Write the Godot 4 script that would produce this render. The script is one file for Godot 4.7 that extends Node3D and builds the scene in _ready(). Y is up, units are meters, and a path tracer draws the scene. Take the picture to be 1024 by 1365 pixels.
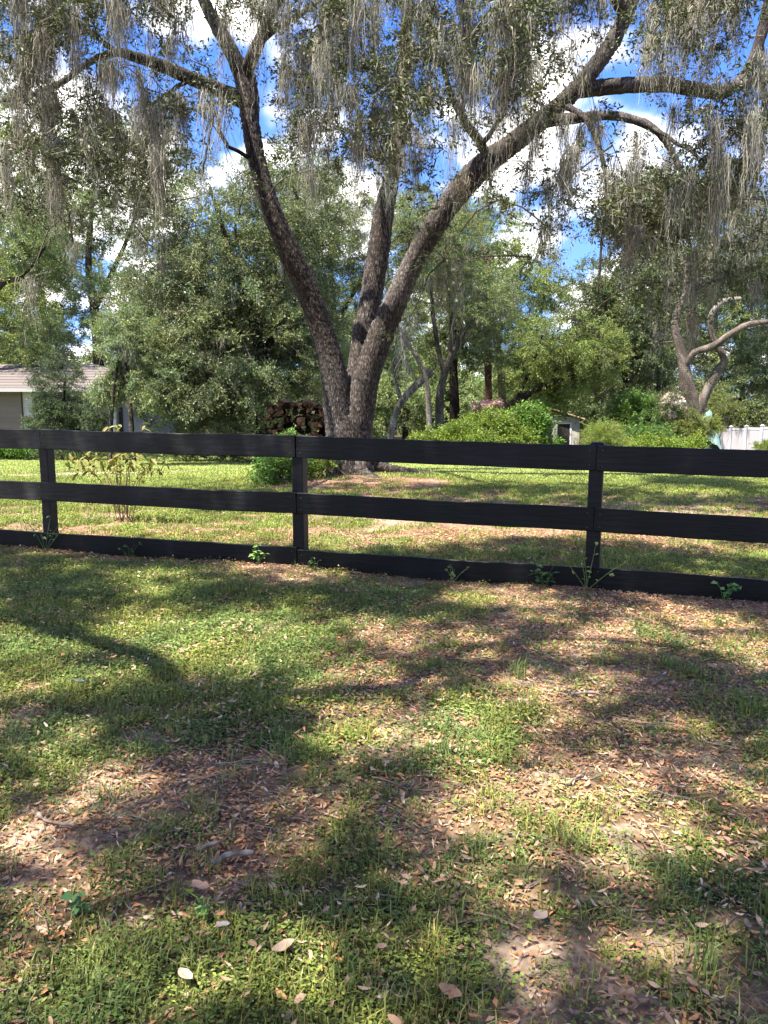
extends Node3D

const F := 1031.0
const EYE := Vector3(0, 1.45, 0)
const PITCH := 8.14
const SUN := Vector3(0.34, -1.0, -0.30)      # the way the sunlight travels

var rng := RandomNumberGenerator.new()
var n1 := FastNoiseLite.new()
var n2 := FastNoiseLite.new()
var M := {}
var spots := []          # sun flecks wanted on the near ground: Vector3(x, z, radius)
var greens := []         # where the near ground is greener or barer: Vector4(x, z, radius, amount)
var taken := {}


class MB:
	var v := PackedVector3Array()
	var n := PackedVector3Array()
	var c := PackedColorArray()
	var i := PackedInt32Array()
	func tri(a: Vector3, b: Vector3, d: Vector3, col: Color) -> void:
		var k := v.size()
		v.append(a); v.append(b); v.append(d)
		c.append(col); c.append(col); c.append(col)
		i.append(k); i.append(k + 1); i.append(k + 2)
	func quad(a: Vector3, b: Vector3, d: Vector3, e: Vector3, col: Color) -> void:
		tri(a, b, d, col)
		tri(a, d, e, col)
	func leaf(base: Vector3, dir: Vector3, up: Vector3, ln: float, wd: float, col: Color, fold := 0.18) -> void:
		var side := dir.cross(up).normalized()
		var nn := side.cross(dir).normalized()
		var mid := base + dir * ln * 0.5 + nn * wd * fold
		var k := v.size()
		v.append(base); v.append(mid - side * wd * 0.5); v.append(base + dir * ln - nn * ln * 0.08); v.append(mid + side * wd * 0.5)
		for q in 4: c.append(col)
		i.append(k); i.append(k + 1); i.append(k + 2); i.append(k); i.append(k + 2); i.append(k + 3)
	func box(lo: Vector3, hi: Vector3, col: Color) -> void:
		var p := [Vector3(lo.x, lo.y, lo.z), Vector3(hi.x, lo.y, lo.z), Vector3(hi.x, hi.y, lo.z), Vector3(lo.x, hi.y, lo.z), Vector3(lo.x, lo.y, hi.z), Vector3(hi.x, lo.y, hi.z), Vector3(hi.x, hi.y, hi.z), Vector3(lo.x, hi.y, hi.z)]
		for q in [[0, 1, 2, 3], [5, 4, 7, 6], [4, 0, 3, 7], [1, 5, 6, 2], [3, 2, 6, 7], [4, 5, 1, 0]]:
			quad(p[q[0]], p[q[1]], p[q[2]], p[q[3]], col)
	func mesh() -> ArrayMesh:
		var a := []
		a.resize(Mesh.ARRAY_MAX)
		a[Mesh.ARRAY_VERTEX] = v
		a[Mesh.ARRAY_COLOR] = c
		a[Mesh.ARRAY_INDEX] = i
		if n.size() == v.size():
			a[Mesh.ARRAY_NORMAL] = n
		var m := ArrayMesh.new()
		m.add_surface_from_arrays(Mesh.PRIMITIVE_TRIANGLES, a)
		return m


# ---------- naming and tagging
func numbered(called: String) -> String:
	if not taken.has(called):
		taken[called] = 0
		return called
	taken[called] += 1
	return "%s_%03d" % [called, taken[called]]

func tag(o: Node, label: String, category: String, group := "", kind := "") -> Node:
	if label: o.set_meta("label", label)
	if category: o.set_meta("category", category)
	if group: o.set_meta("group", group)
	if kind: o.set_meta("kind", kind)
	return o

func thing(called: String, label: String, category: String, where := Vector3.ZERO, turn := 0.0, group := "") -> Node3D:
	var o := Node3D.new()
	o.name = numbered(called)
	add_child(o)
	o.position = where
	o.rotation.y = turn
	tag(o, label, category, group)
	return o

func obj(called: String, m: Mesh, mat: Material, parent: Node = self, where := Vector3.ZERO) -> MeshInstance3D:
	var o := MeshInstance3D.new()
	o.name = numbered(called) if parent == self else called
	o.mesh = m
	o.material_override = mat
	parent.add_child(o, true)
	o.position = where
	return o

func many(called: String, m: Mesh, at_: Array, cols: PackedColorArray, mat: Material, parent: Node = self) -> MultiMeshInstance3D:
	var mm := MultiMesh.new()
	mm.transform_format = MultiMesh.TRANSFORM_3D
	mm.use_colors = true
	mm.mesh = m
	mm.instance_count = at_.size()
	for k in at_.size():
		mm.set_instance_transform(k, at_[k])
		mm.set_instance_color(k, cols[k])
	var o := MultiMeshInstance3D.new()
	o.name = numbered(called) if parent == self else called
	o.multimesh = mm
	o.material_override = mat
	parent.add_child(o, true)
	o.set_meta("kind", "stuff")
	return o

func scatter(called: String, variants: Array, at_: Array, cols: PackedColorArray, mat: Material, parent: Node = self) -> Array:
	# the same stuff in several shapes: one MultiMesh for each shape
	var made := []
	for q in variants.size():
		var a := []
		var c := PackedColorArray()
		for k in range(q, at_.size(), variants.size()):
			a.append(at_[k]); c.append(cols[k])
		if a.size():
			made.append(many(called, variants[q], a, c, mat, parent))
	return made


# ---------- where things stand
func ray(px: float, py: float) -> Vector3:
	var s := sin(deg_to_rad(PITCH))
	var c := cos(deg_to_rad(PITCH))
	var rx := (px - 512.0) / F
	var ry := -(py - 682.5) / F
	var d := Vector3(rx, -s + ry * c, -c - ry * s)
	return d / -d.z

func at(px: float, py: float, d: float) -> Vector3:
	return EYE + ray(px, py) * d

func H(x: float, z: float) -> float:
	var d := -z
	var y := 0.0
	if d > 15.0:
		y -= 0.050 * minf(d - 15.0, 42.0) * smoothstep(15.0, 19.0, d)
	y += 0.018 * n1.get_noise_2d(x * 9.0, z * 9.0) + 0.03 * n1.get_noise_2d(x * 2.0 + 50.0, z * 2.0)
	y += 0.05 * exp(-((x + 0.8) * (x + 0.8) + (z + 6.8) * (z + 6.8)) * 0.9)
	var off := z + 6.484 - 0.353 * x
	y -= 0.045 * exp(-off * off / 0.35) * smoothstep(3.5, -1.0, x)
	y += 0.16 * exp(-((x + 0.6) * (x + 0.6) + (z + 14.2) * (z + 14.2)) * 0.28)
	return y

func gnd(px: float, py: float) -> Vector3:
	var r := ray(px, py)
	var d := 1.45 / maxf(-r.y, 0.01)
	for k in 14:
		var p := EYE + r * d
		d += clampf((p.y - H(p.x, p.z)) / maxf(-r.y, 0.03), -4.0, 4.0) * 0.8
		d = clampf(d, 0.5, 90.0)
	var q := EYE + r * d
	q.y = H(q.x, q.z)
	return q

func ground_at(px: float, d: float) -> Vector3:
	var x := (px - 512.0) / F * d * 1.0
	return Vector3(x, H(x, -d), -d)

func lit(p: Vector3) -> float:
	# how far the photograph shows sun on the ground where the ray through p comes down
	var k := p.y
	var g := Vector2(p.x + 0.34 * k, p.z - 0.30 * k)
	if g.y > -6.7:
		var b := 0.0
		for s in spots:
			var d: float = g.distance_to(Vector2(s.x, s.y))
			b = maxf(b, 1.0 - smoothstep(s.z + 0.08, s.z + 0.30, d))
		return maxf(b, lerpf(0.55, 0.66, smoothstep(-2.6, -4.6, g.y)) * smoothstep(0.17, 0.28, n2.get_noise_2d(g.x * 17.0 + 40.0, g.y * 17.0)))
	var w := n2.get_noise_2d(g.x * 1.6, g.y * 2.4)
	if g.y > -13.0:
		return 0.55 + w * 1.3
	return 1.02 + w * 0.5


# ---------- shapes
func smooth_path(pts: Array, step: float) -> Array:
	# pts: [Vector3, radius]; Catmull-Rom through them
	var out := []
	for k in pts.size() - 1:
		var a = pts[maxi(k - 1, 0)]; var b = pts[k]; var c = pts[k + 1]; var d = pts[mini(k + 2, pts.size() - 1)]
		var m := maxi(1, int(ceil(b[0].distance_to(c[0]) / step)))
		for j in m:
			var t := float(j) / m
			out.append([b[0].cubic_interpolate(c[0], a[0], d[0], t), cubic_interpolate(b[1], c[1], a[1], d[1], t)])
	out.append(pts[-1])
	return out

func tube(mb: MB, path: Array, sides: int, rough := 0.0, col := Color(1, 1, 1), cap := true) -> void:
	var m := path.size()
	if m < 2: return
	var t0: Vector3 = (path[1][0] - path[0][0]).normalized()
	var u := t0.cross(Vector3(0.31, 0.2, 0.93)).normalized()
	var first := mb.v.size()
	for k in m:
		var p: Vector3 = path[k][0]
		var r: float = path[k][1]
		var t: Vector3 = (path[mini(k + 1, m - 1)][0] - path[maxi(k - 1, 0)][0]).normalized()
		u = (u - t * u.dot(t)).normalized()
		var w := t.cross(u)
		for s in sides:
			var a := TAU * s / sides
			var o := u * cos(a) + w * sin(a)
			var rr := r
			var cc := col
			if rough > 0.0:
				var q := p + o * r
				var ridge := absf(n1.get_noise_3d(q.x * 150.0, q.y * 45.0, q.z * 150.0))
				rr += r * 0.16 * n1.get_noise_3d(q.x * 5.0, q.y * 3.0, q.z * 5.0) + rough * (ridge * 2.2 - 0.5)
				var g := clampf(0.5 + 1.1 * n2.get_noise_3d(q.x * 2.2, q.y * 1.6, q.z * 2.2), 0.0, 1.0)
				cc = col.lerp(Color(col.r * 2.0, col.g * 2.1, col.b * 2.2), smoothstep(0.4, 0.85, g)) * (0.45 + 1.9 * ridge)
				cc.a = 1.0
			mb.v.append(p + o * rr)
			mb.n.append(o)
			mb.c.append(cc)
	for k in m - 1:
		for s in sides:
			var a := first + k * sides + s
			var b := first + k * sides + (s + 1) % sides
			mb.i.append_array([a, a + sides, b, b, a + sides, b + sides])
	if cap:
		var e := mb.v.size()
		var dirn: Vector3 = (path[-1][0] - path[-2][0]).normalized()
		mb.v.append(path[-1][0]); mb.n.append(dirn); mb.c.append(col)
		for s in sides:
			mb.i.append_array([first + (m - 1) * sides + s, e, first + (m - 1) * sides + (s + 1) % sides])

func rnd_dir() -> Vector3:
	var z := rng.randf_range(-1, 1)
	var a := rng.randf() * TAU
	var r := sqrt(1 - z * z)
	return Vector3(cos(a) * r, z, sin(a) * r)

func spray(reach: float, leaves: int, ln: float, wd: float, branches: int, cols: Array, droop := 0.25, flat := 0.6) -> ArrayMesh:
	# a leafy spray that grows out of its origin along +Z
	var mb := MB.new()
	var per := maxi(1, leaves / branches)
	for b in branches:
		var a := rng.randfn(0.0, 0.85)
		var dir := Vector3(sin(a), rng.randfn(0.0, 0.45) * flat, cos(a)).normalized()
		var L := reach * rng.randf_range(0.55, 1.0)
		var start := Vector3(0, 0, 1) * reach * rng.randf_range(0.0, 0.3)
		var prev := start
		var wood := Color(0.10, 0.085, 0.07)
		for q in 3:
			var t := (q + 1) / 3.0
			var p := start + dir * L * t + Vector3(0, -droop * L * t * t, 0) + rnd_dir() * L * 0.04
			var s := (p - prev).cross(rnd_dir()).normalized() * ln * 0.035
			mb.quad(prev - s, prev + s, p + s * 0.7, p - s * 0.7, wood)
			prev = p
		for k in per:
			var t := pow(rng.randf(), 0.7)
			var p := start + dir * L * t + Vector3(0, -droop * L * t * t, 0) + rnd_dir() * reach * 0.07
			var d := (dir * 0.5 + rnd_dir()).normalized()
			var up := (Vector3.UP * flat + rnd_dir() * 0.9).normalized()
			var c: Color = cols[rng.randi() % cols.size()]
			mb.leaf(p, d, up, ln * rng.randf_range(0.65, 1.2), wd * rng.randf_range(0.7, 1.15), c * rng.randf_range(0.8, 1.2))
	return mb.mesh()

func moss_mesh(strands: int, length: float, spread: float, wd: float) -> ArrayMesh:
	# a beard of Spanish moss: curly tangled threads that hang from a bunch at its origin and thin out to a point
	var mb := MB.new()
	for s in strands:
		var off := Vector3(rng.randfn(0, spread), 0, rng.randfn(0, spread))
		var L := length * (0.2 + 0.8 * pow(rng.randf(), 1.3)) * exp(-off.length_squared() / (spread * spread * 5.0))
		var p := off + Vector3(0, rng.randf_range(-0.10, 0.08) * minf(1.0, length), 0)
		var g := rng.randf_range(0.7, 1.3)
		var col := Color(0.25 * g, 0.240 * g, 0.208 * g)
		if rng.randf() < 0.3: col = Color(0.195 * g, 0.205 * g, 0.170 * g)
		var m := maxi(3, int(L / 0.055))
		var w0 := wd * rng.randf_range(0.5, 1.5)
		var sway := Vector3(rng.randfn(0, 0.008), 0, rng.randfn(0, 0.008))
		var side := Vector3.RIGHT.rotated(Vector3.UP, rng.randf() * TAU)
		for k in m:
			var t := float(k + 1) / m
			if rng.randf() < 0.25: sway = Vector3(rng.randfn(0, 0.012), 0, rng.randfn(0, 0.012))
			var q := p + sway + Vector3(rng.randfn(0, 0.007), -L / m * rng.randf_range(0.7, 1.2), rng.randfn(0, 0.007)) - Vector3(p.x, 0, p.z) * 0.05
			var w := w0 * (1.0 - 0.7 * t)
			var wp := w0 * (1.0 - 0.7 * (t - 1.0 / m))
			mb.quad(p - side * wp, p + side * wp, q + side * w, q - side * w, col)
			if rng.randf() < 0.5:
				var e := q + Vector3(rng.randfn(0, 0.028), rng.randf_range(-0.05, 0.015), rng.randfn(0, 0.028))
				mb.tri(q - side * w * 0.7, q + side * w * 0.7, e, col)
			p = q
	return mb.mesh()

func blades(count: int, radius: float, lo: float, hi: float, wd: float, cols: Array, lean := 0.5) -> ArrayMesh:
	var mb := MB.new()
	for k in count:
		var a := rng.randf() * TAU
		var p := Vector3(cos(a), 0, sin(a)) * radius * sqrt(rng.randf())
		var d := rng.randf() * TAU
		var out := Vector3(cos(d), 0, sin(d))
		var side := Vector3(-out.z, 0, out.x) * wd * rng.randf_range(0.6, 1.2)
		var L := rng.randf_range(lo, hi)
		var bend := rng.randf_range(0.1, 1.0) * lean
		var c: Color = cols[rng.randi() % cols.size()] * rng.randf_range(0.75, 1.25)
		var q := p + Vector3.UP * L * 0.55 + out * L * bend * 0.25
		var tip := p + Vector3.UP * L * (1.0 - bend * 0.45) + out * L * bend
		mb.quad(p - side, p + side, q + side * 0.8, q - side * 0.8, c)
		mb.tri(q - side * 0.8, q + side * 0.8, tip, c)
	return mb.mesh()

func weed(count: int, radius: float, ln: float, wd: float, top: float, cols: Array) -> ArrayMesh:
	# low broad-leaved ground weeds
	var mb := MB.new()
	for k in count:
		var a := rng.randf() * TAU
		var r := radius * sqrt(rng.randf())
		var p := Vector3(cos(a) * r, rng.randf_range(0.004, top) * (1.1 - 0.5 * r / radius), sin(a) * r)
		var d := Vector3(cos(a + rng.randfn(0, 1.0)), rng.randf_range(-0.15, 0.5), sin(a + rng.randfn(0, 1.0))).normalized()
		var up := (Vector3.UP + rnd_dir() * 0.6).normalized()
		var c: Color = cols[rng.randi() % cols.size()] * rng.randf_range(0.75, 1.25)
		mb.leaf(p, d, up, ln * rng.randf_range(0.6, 1.2), wd * rng.randf_range(0.7, 1.2), c, 0.12)
	return mb.mesh()

func dry_leaf(ln: float, wd: float, curl: float, col: Color) -> ArrayMesh:
	# a fallen oak leaf, curled along and across its midrib
	var mb := MB.new()
	var rows := 6
	var side := []
	for k in rows + 1:
		var t := float(k) / rows
		var w := wd * 0.5 * pow(sin(PI * clampf(t * 0.94 + 0.03, 0, 1)), 0.75) * (1.0 if t < 0.6 else 1.06)
		var lift := curl * ln * (pow(absf(t - 0.45) * 2.0, 2.0) * 0.45) + rng.randfn(0, 0.02) * ln
		var x := (t - 0.5) * ln
		side.append([Vector3(-w, lift + curl * w * 0.9, x), Vector3(0, lift, x), Vector3(w, lift + curl * w * rng.randf_range(0.4, 1.2), x)])
	for k in rows:
		var g := rng.randf_range(0.85, 1.12)
		for s in 2:
			mb.quad(side[k][s], side[k][s + 1], side[k + 1][s + 1], side[k + 1][s], col * g * (1.0 if s == 0 else 0.94))
	mb.quad(Vector3(-0.001, 0.004, -ln * 0.5), Vector3(0.001, 0.004, -ln * 0.5), Vector3(0.001, 0.008, -ln * 0.68), Vector3(-0.001, 0.008, -ln * 0.68), col * 0.6)
	return mb.mesh()


# ---------- materials
func tex(seed_: int, freq: float, lo: Color, hi: Color, cellular := false, size := 512) -> ImageTexture:
	var f := FastNoiseLite.new()
	f.seed = seed_
	f.frequency = freq
	if cellular:
		f.noise_type = FastNoiseLite.TYPE_CELLULAR
		f.cellular_return_type = FastNoiseLite.RETURN_DISTANCE2_SUB
		f.domain_warp_enabled = true
		f.domain_warp_amplitude = 18.0
		f.domain_warp_frequency = 0.02
	f.fractal_octaves = 5
	var im := f.get_seamless_image(size, size)
	var out := Image.create(size, size, false, Image.FORMAT_RGB8)
	for y in size:
		for x in size:
			out.set_pixel(x, y, lo.lerp(hi, im.get_pixel(x, y).r))
	return ImageTexture.create_from_image(out)

func mat(rough := 0.8, spec := 0.5, back := Color(0, 0, 0)) -> StandardMaterial3D:
	var m := StandardMaterial3D.new()
	m.vertex_color_use_as_albedo = true
	m.roughness = rough
	m.metallic_specular = spec
	m.cull_mode = BaseMaterial3D.CULL_DISABLED
	if back != Color(0, 0, 0):
		m.backlight_enabled = true
		m.backlight = back
	return m

func make_materials() -> void:
	M.leaf = mat(0.52, 0.4, Color(0.55, 0.60, 0.22))
	M.far_leaf = mat(0.5, 0.45, Color(0.74, 0.76, 0.48))
	M.moss = mat(0.95, 0.15, Color(0.5, 0.48, 0.40))
	M.grass = mat(0.55, 0.35, Color(0.55, 0.6, 0.2))
	M.dry = mat(0.75, 0.25, Color(0.25, 0.2, 0.12))
	M.bark = mat(0.92, 0.2)
	M.bark.albedo_texture = tex(5, 0.025, Color(0.22, 0.20, 0.19), Color(1.0, 1.0, 1.0), true)
	M.bark.uv1_triplanar = true
	M.bark.uv1_world_triplanar = true
	M.bark.uv1_scale = Vector3(3.2, 0.75, 3.2)
	M.bark.heightmap_enabled = true
	M.bark.heightmap_texture = M.bark.albedo_texture
	M.bark.heightmap_scale = 2.5
	M.twig = mat(0.9, 0.2)
	M.ground = mat(0.95, 0.15)
	M.ground.albedo_texture = tex(8, 0.03, Color(0.55, 0.52, 0.5), Color(1, 1, 1))
	M.ground.uv1_triplanar = true
	M.ground.uv1_world_triplanar = true
	M.ground.uv1_scale = Vector3(1.3, 1.3, 1.3)
	M.ground.heightmap_enabled = true
	M.ground.heightmap_texture = M.ground.albedo_texture
	M.ground.heightmap_scale = 2.0
	M.paint = mat(0.45, 0.34)
	M.paint.albedo_texture = tex(21, 0.012, Color(0.62, 0.62, 0.62), Color(1, 1, 1))
	M.paint.uv1_triplanar = true
	M.paint.uv1_scale = Vector3(0.5, 5.0, 5.0)
	M.paint.heightmap_enabled = true
	M.paint.heightmap_texture = M.paint.albedo_texture
	M.paint.heightmap_scale = 0.25
	M.plain = mat(0.75, 0.3)
	M.vinyl = mat(0.4, 0.5)
	make_shapes()

func make_shapes() -> void:
	var oak := [Color(0.062, 0.078, 0.036), Color(0.078, 0.096, 0.046), Color(0.105, 0.120, 0.066), Color(0.050, 0.066, 0.030)]
	for k in 4: M["oak%d" % k] = spray(0.42, 64, 0.062, 0.024, 6, oak, 0.3, 0.5)
	for k in 2: M["shade%d" % k] = spray(0.5, 110, 0.085, 0.036, 7, oak, 0.3, 0.9)
	for k in 3: M["spray%d" % k] = spray(0.62, 120, 0.085, 0.034, 8, oak, 0.3, 0.5)
	for k in 3: M["far%d" % k] = spray(1.25, 170, 0.17, 0.075, 9, oak, 0.25, 0.5)
	var lush := [Color(0.055, 0.085, 0.025), Color(0.075, 0.11, 0.03), Color(0.09, 0.12, 0.035)]
	for k in 2: M["broad%d" % k] = spray(0.55, 80, 0.12, 0.055, 7, lush, 0.3, 0.9)
	M.fine0 = spray(0.75, 130, 0.10, 0.018, 9, lush, 0.45, 0.6)
	M.bloom = spray(0.35, 90, 0.07, 0.06, 7, [Color(0.62, 0.60, 0.58), Color(0.72, 0.68, 0.66)], 0.2, 0.5)
	for k in 8: M["moss%d" % k] = moss_mesh(44 + k * 4, [0.7, 1.0, 1.25, 0.75, 1.6, 0.5, 1.0, 1.15][k], 0.028 + 0.005 * k, 0.0030)
	for k in 2: M["moss_far%d" % k] = moss_mesh(40, 0.9, 0.10, 0.006)


# ---------- sky
func sky_texture() -> ImageTexture:
	var w := 1536
	var h := 768
	var im := Image.create(w, h, false, Image.FORMAT_RGBF)
	var big := FastNoiseLite.new()
	big.seed = 77
	big.frequency = 0.9
	big.fractal_octaves = 6
	big.fractal_gain = 0.55
	for y in h:
		var el := PI * 0.5 - PI * (y + 0.5) / h
		for x in w:
			var az := TAU * (x + 0.5) / w
			var d := Vector3(sin(az) * cos(el), sin(el), -cos(az) * cos(el))
			if d.y < -0.02:
				im.set_pixel(x, y, Color(0.20, 0.20, 0.17))
				continue
			var up := maxf(d.y, 0.0)
			var blue := Color(0.13, 0.24, 0.42).lerp(Color(0.013, 0.054, 0.23), pow(clampf(up * 1.9, 0, 1), 0.55))
			var q := Vector2(d.x, d.z) / (up + 0.28)
			var f := big.get_noise_3d(q.x * 2.1 + 3.0, q.y * 2.1, up * 1.5)
			var g := big.get_noise_3d(q.x * 5.0 + 30.0, q.y * 5.0, up * 3.0 + 8.0)
			var cover := f * 1.25 + g * 0.40 + 0.03 + 0.16 * (1.0 - smoothstep(0.1, 0.5, up))
			# the cumulus the photograph shows: a bank high on the right, one low behind the trees, one left of the middle
			var azd := rad_to_deg(az if az < PI else az - TAU)
			var eld := rad_to_deg(el)
			for c in [[21.0, 26.0, 7.0, 3.0, 0.25], [-16.0, 15.0, 8.0, 4.0, 0.35], [11.5, 16.0, 4.0, 3.5, 0.2], [-6.0, 18.5, 4.0, 2.5, 0.5], [-22.0, 9.0, 14.0, 3.0, 0.4], [-2.0, 24.5, 12.0, 4.5, -0.6], [14.0, 10.5, 3.0, 2.2, -0.5], [23.5, 19.0, 4.0, 3.0, -0.7], [14.0, 21.0, 4.0, 3.0, -0.3], [-12.0, 20.0, 4.0, 2.0, -0.35], [7.5, 19.5, 2.0, 2.0, -0.2]]:
				cover += c[4] * exp(-pow((azd - c[0]) / c[2], 2.0) - pow((eld - c[1]) / c[3], 2.0))
			var k := smoothstep(0.02, 0.50, cover)
			var shade := 0.60 + 0.6 * smoothstep(-0.3, 0.4, g) - 0.12 * smoothstep(0.5, 1.0, cover)
			var white := Color(0.68, 0.66, 0.635) * shade
			im.set_pixel(x, y, blue.lerp(white, k))
	return ImageTexture.create_from_image(im)


# ---------- trees
func skeleton_of(path: Array, step: float, into: PackedVector3Array) -> void:
	for p in smooth_path(path, step): into.append(p[0])

func grow(mb: MB, nodes: PackedVector3Array, targets: Array, thin: float, origin: Vector3) -> void:
	# branchlets: each target is joined to the nearest wood that is there already
	for t in targets:
		var p: Vector3 = t
		var best := -1
		var bd := 1e9
		for k in nodes.size():
			var d := p.distance_squared_to(nodes[k])
			if d < bd:
				bd = d; best = k
		var L := sqrt(bd)
		if L < 0.12: continue
		var a := nodes[best]
		var m := maxi(2, int(L / 0.28))
		var bow := rnd_dir() * L * 0.12 + Vector3.UP * L * 0.12
		var path := []
		var r0 := thin * (0.7 + 1.1 * minf(L, 2.5))
		for k in m + 1:
			var s := float(k) / m
			var q: Vector3 = a.lerp(p, s) + bow * 4.0 * s * (1.0 - s) * 0.6
			if k > 0 and k < m: q += rnd_dir() * 0.035 * minf(L, 1.5)
			path.append([q - origin, r0 * (1.0 - 0.7 * s)])
			if k > 0: nodes.append(q)
		tube(mb, path, 4, 0.0, Color(0.085, 0.072, 0.06) * rng.randf_range(0.7, 1.4), false)

func look(dir: Vector3, roll: float, s: float, where: Vector3) -> Transform3D:
	var z := dir.normalized()
	var x := Vector3.UP.cross(z)
	if x.length() < 0.05: x = Vector3.RIGHT
	x = x.normalized()
	var b := Basis(x, z.cross(x), z).rotated(z, roll)
	return Transform3D(b.scaled_local(Vector3.ONE * s), where)

func tint(base: Color, v := 0.22) -> Color:
	var g := rng.randf_range(1.0 - v, 1.0 + v)
	var w := rng.randf_range(-0.10, 0.10)
	return Color(base.r * g * (1 + w), base.g * g, base.b * g * (1 - w))

func bg_tree(called: String, label: String, category: String, base: Vector3, trunks: Array, crowns: Array, variants: Array, size: float, col: Color, bark: Color, moss := 0, gap := 0.0, group := "", shell := 0.45) -> Node3D:
	var root := thing(called, label, category, base, 0.0, group)
	var nodes := PackedVector3Array()
	for t in trunks:
		var mb := MB.new()
		var local := []
		for p in t: local.append([p[0] - base, p[1]])
		var path := smooth_path(local, 0.35)
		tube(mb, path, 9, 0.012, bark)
		obj("trunk" if t == trunks[0] else "limb", mb.mesh(), M.bark, root)
		for p in path: 
			if p[0].y > 1.0 or trunks.size() == 1: nodes.append(p[0] + base)
	var at_ := []
	var cols := PackedColorArray()
	var tips := []
	var hang := []
	for c in crowns:
		var got := 0
		var tries := 0
		while got < c[2] and tries < c[2] * 6:
			tries += 1
			var d := rnd_dir()
			var p: Vector3 = c[0] + d * c[1] * pow(rng.randf(), shell)
			if p.y < H(p.x, p.z) + 0.15: continue
			if n2.get_noise_3d(p.x * 3.2, p.y * 3.2, p.z * 3.2) < gap - 0.35 + 0.0: continue
			if rng.randf() < lit(p) - 0.25 and p.z > -21.0: continue
			got += 1
			var dir := (d + rnd_dir() * 0.7 + Vector3(0, 0.1, 0)).normalized()
			at_.append(look(dir, rng.randf_range(-0.6, 0.6), size * rng.randf_range(0.75, 1.25), p - dir * size * 0.2 - base))
			var v := n1.get_noise_3d(p.x * 4.0, p.y * 4.0, p.z * 4.0)
			cols.append(tint(col * (1.0 + 0.5 * v)))
			if got % 14 == 0: tips.append(p)
			if rng.randf() < 0.5: hang.append(p)
	if nodes.size():
		var mb := MB.new()
		tips.sort_custom(func(a, b): return a.distance_squared_to(nodes[nodes.size() / 2]) < b.distance_squared_to(nodes[nodes.size() / 2]))
		grow(mb, nodes, tips, 0.016, base)
		if mb.v.size(): obj("branches", mb.mesh(), M.twig, root).set_meta("kind", "stuff")
	scatter("crown", variants, at_, cols, M.far_leaf, root)
	if moss and hang.size():
		var ma := []
		var mc := PackedColorArray()
		for k in moss:
			var p: Vector3 = hang[rng.randi() % hang.size()]
			ma.append(Transform3D(Basis(Vector3.UP, rng.randf() * TAU).scaled(Vector3(1.2, rng.randf_range(0.5, 1.25), 1.2)), p - base))
			mc.append(tint(Color(0.85, 0.9, 0.88), 0.25))
		scatter("spanish_moss", [M.moss_far0, M.moss_far1], ma, mc, M.moss, root)
	return root

func shrub(called: String, label: String, base: Vector3, crowns: Array, variants: Array, size: float, col: Color, stems := 6, category := "shrub") -> Node3D:
	var root := thing(called, label, category, base)
	var at_ := []
	var cols := PackedColorArray()
	var mb := MB.new()
	for c in crowns:
		for k in c[2]:
			var d := rnd_dir()
			d.y = absf(d.y) if rng.randf() < 0.7 else d.y
			var p: Vector3 = c[0] + d * c[1] * pow(rng.randf(), 0.4)
			if p.y < H(p.x, p.z) + 0.05: continue
			var dir := (d + rnd_dir() * 0.5 + Vector3(0, 0.35, 0)).normalized()
			at_.append(look(dir, rng.randf_range(-0.8, 0.8), size * rng.randf_range(0.7, 1.3), p - dir * size * 0.2 - base))
			cols.append(tint(col))
		for k in stems:
			var p: Vector3 = c[0] + rnd_dir() * c[1] * 0.7
			var foot := Vector3(c[0].x + rng.randfn(0, 0.15), 0, c[0].z + rng.randfn(0, 0.15))
			foot.y = H(foot.x, foot.z) - 0.03
			tube(mb, smooth_path([[foot - base, 0.02], [foot.lerp(p, 0.5) + rnd_dir() * 0.1 - base, 0.014], [p - base, 0.006]], 0.3), 5, 0.0, Color(0.12, 0.09, 0.07), false)
	if mb.v.size(): obj("stem", mb.mesh(), M.twig, root)
	scatter("foliage", variants, at_, cols, M.far_leaf, root)
	return root


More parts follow.
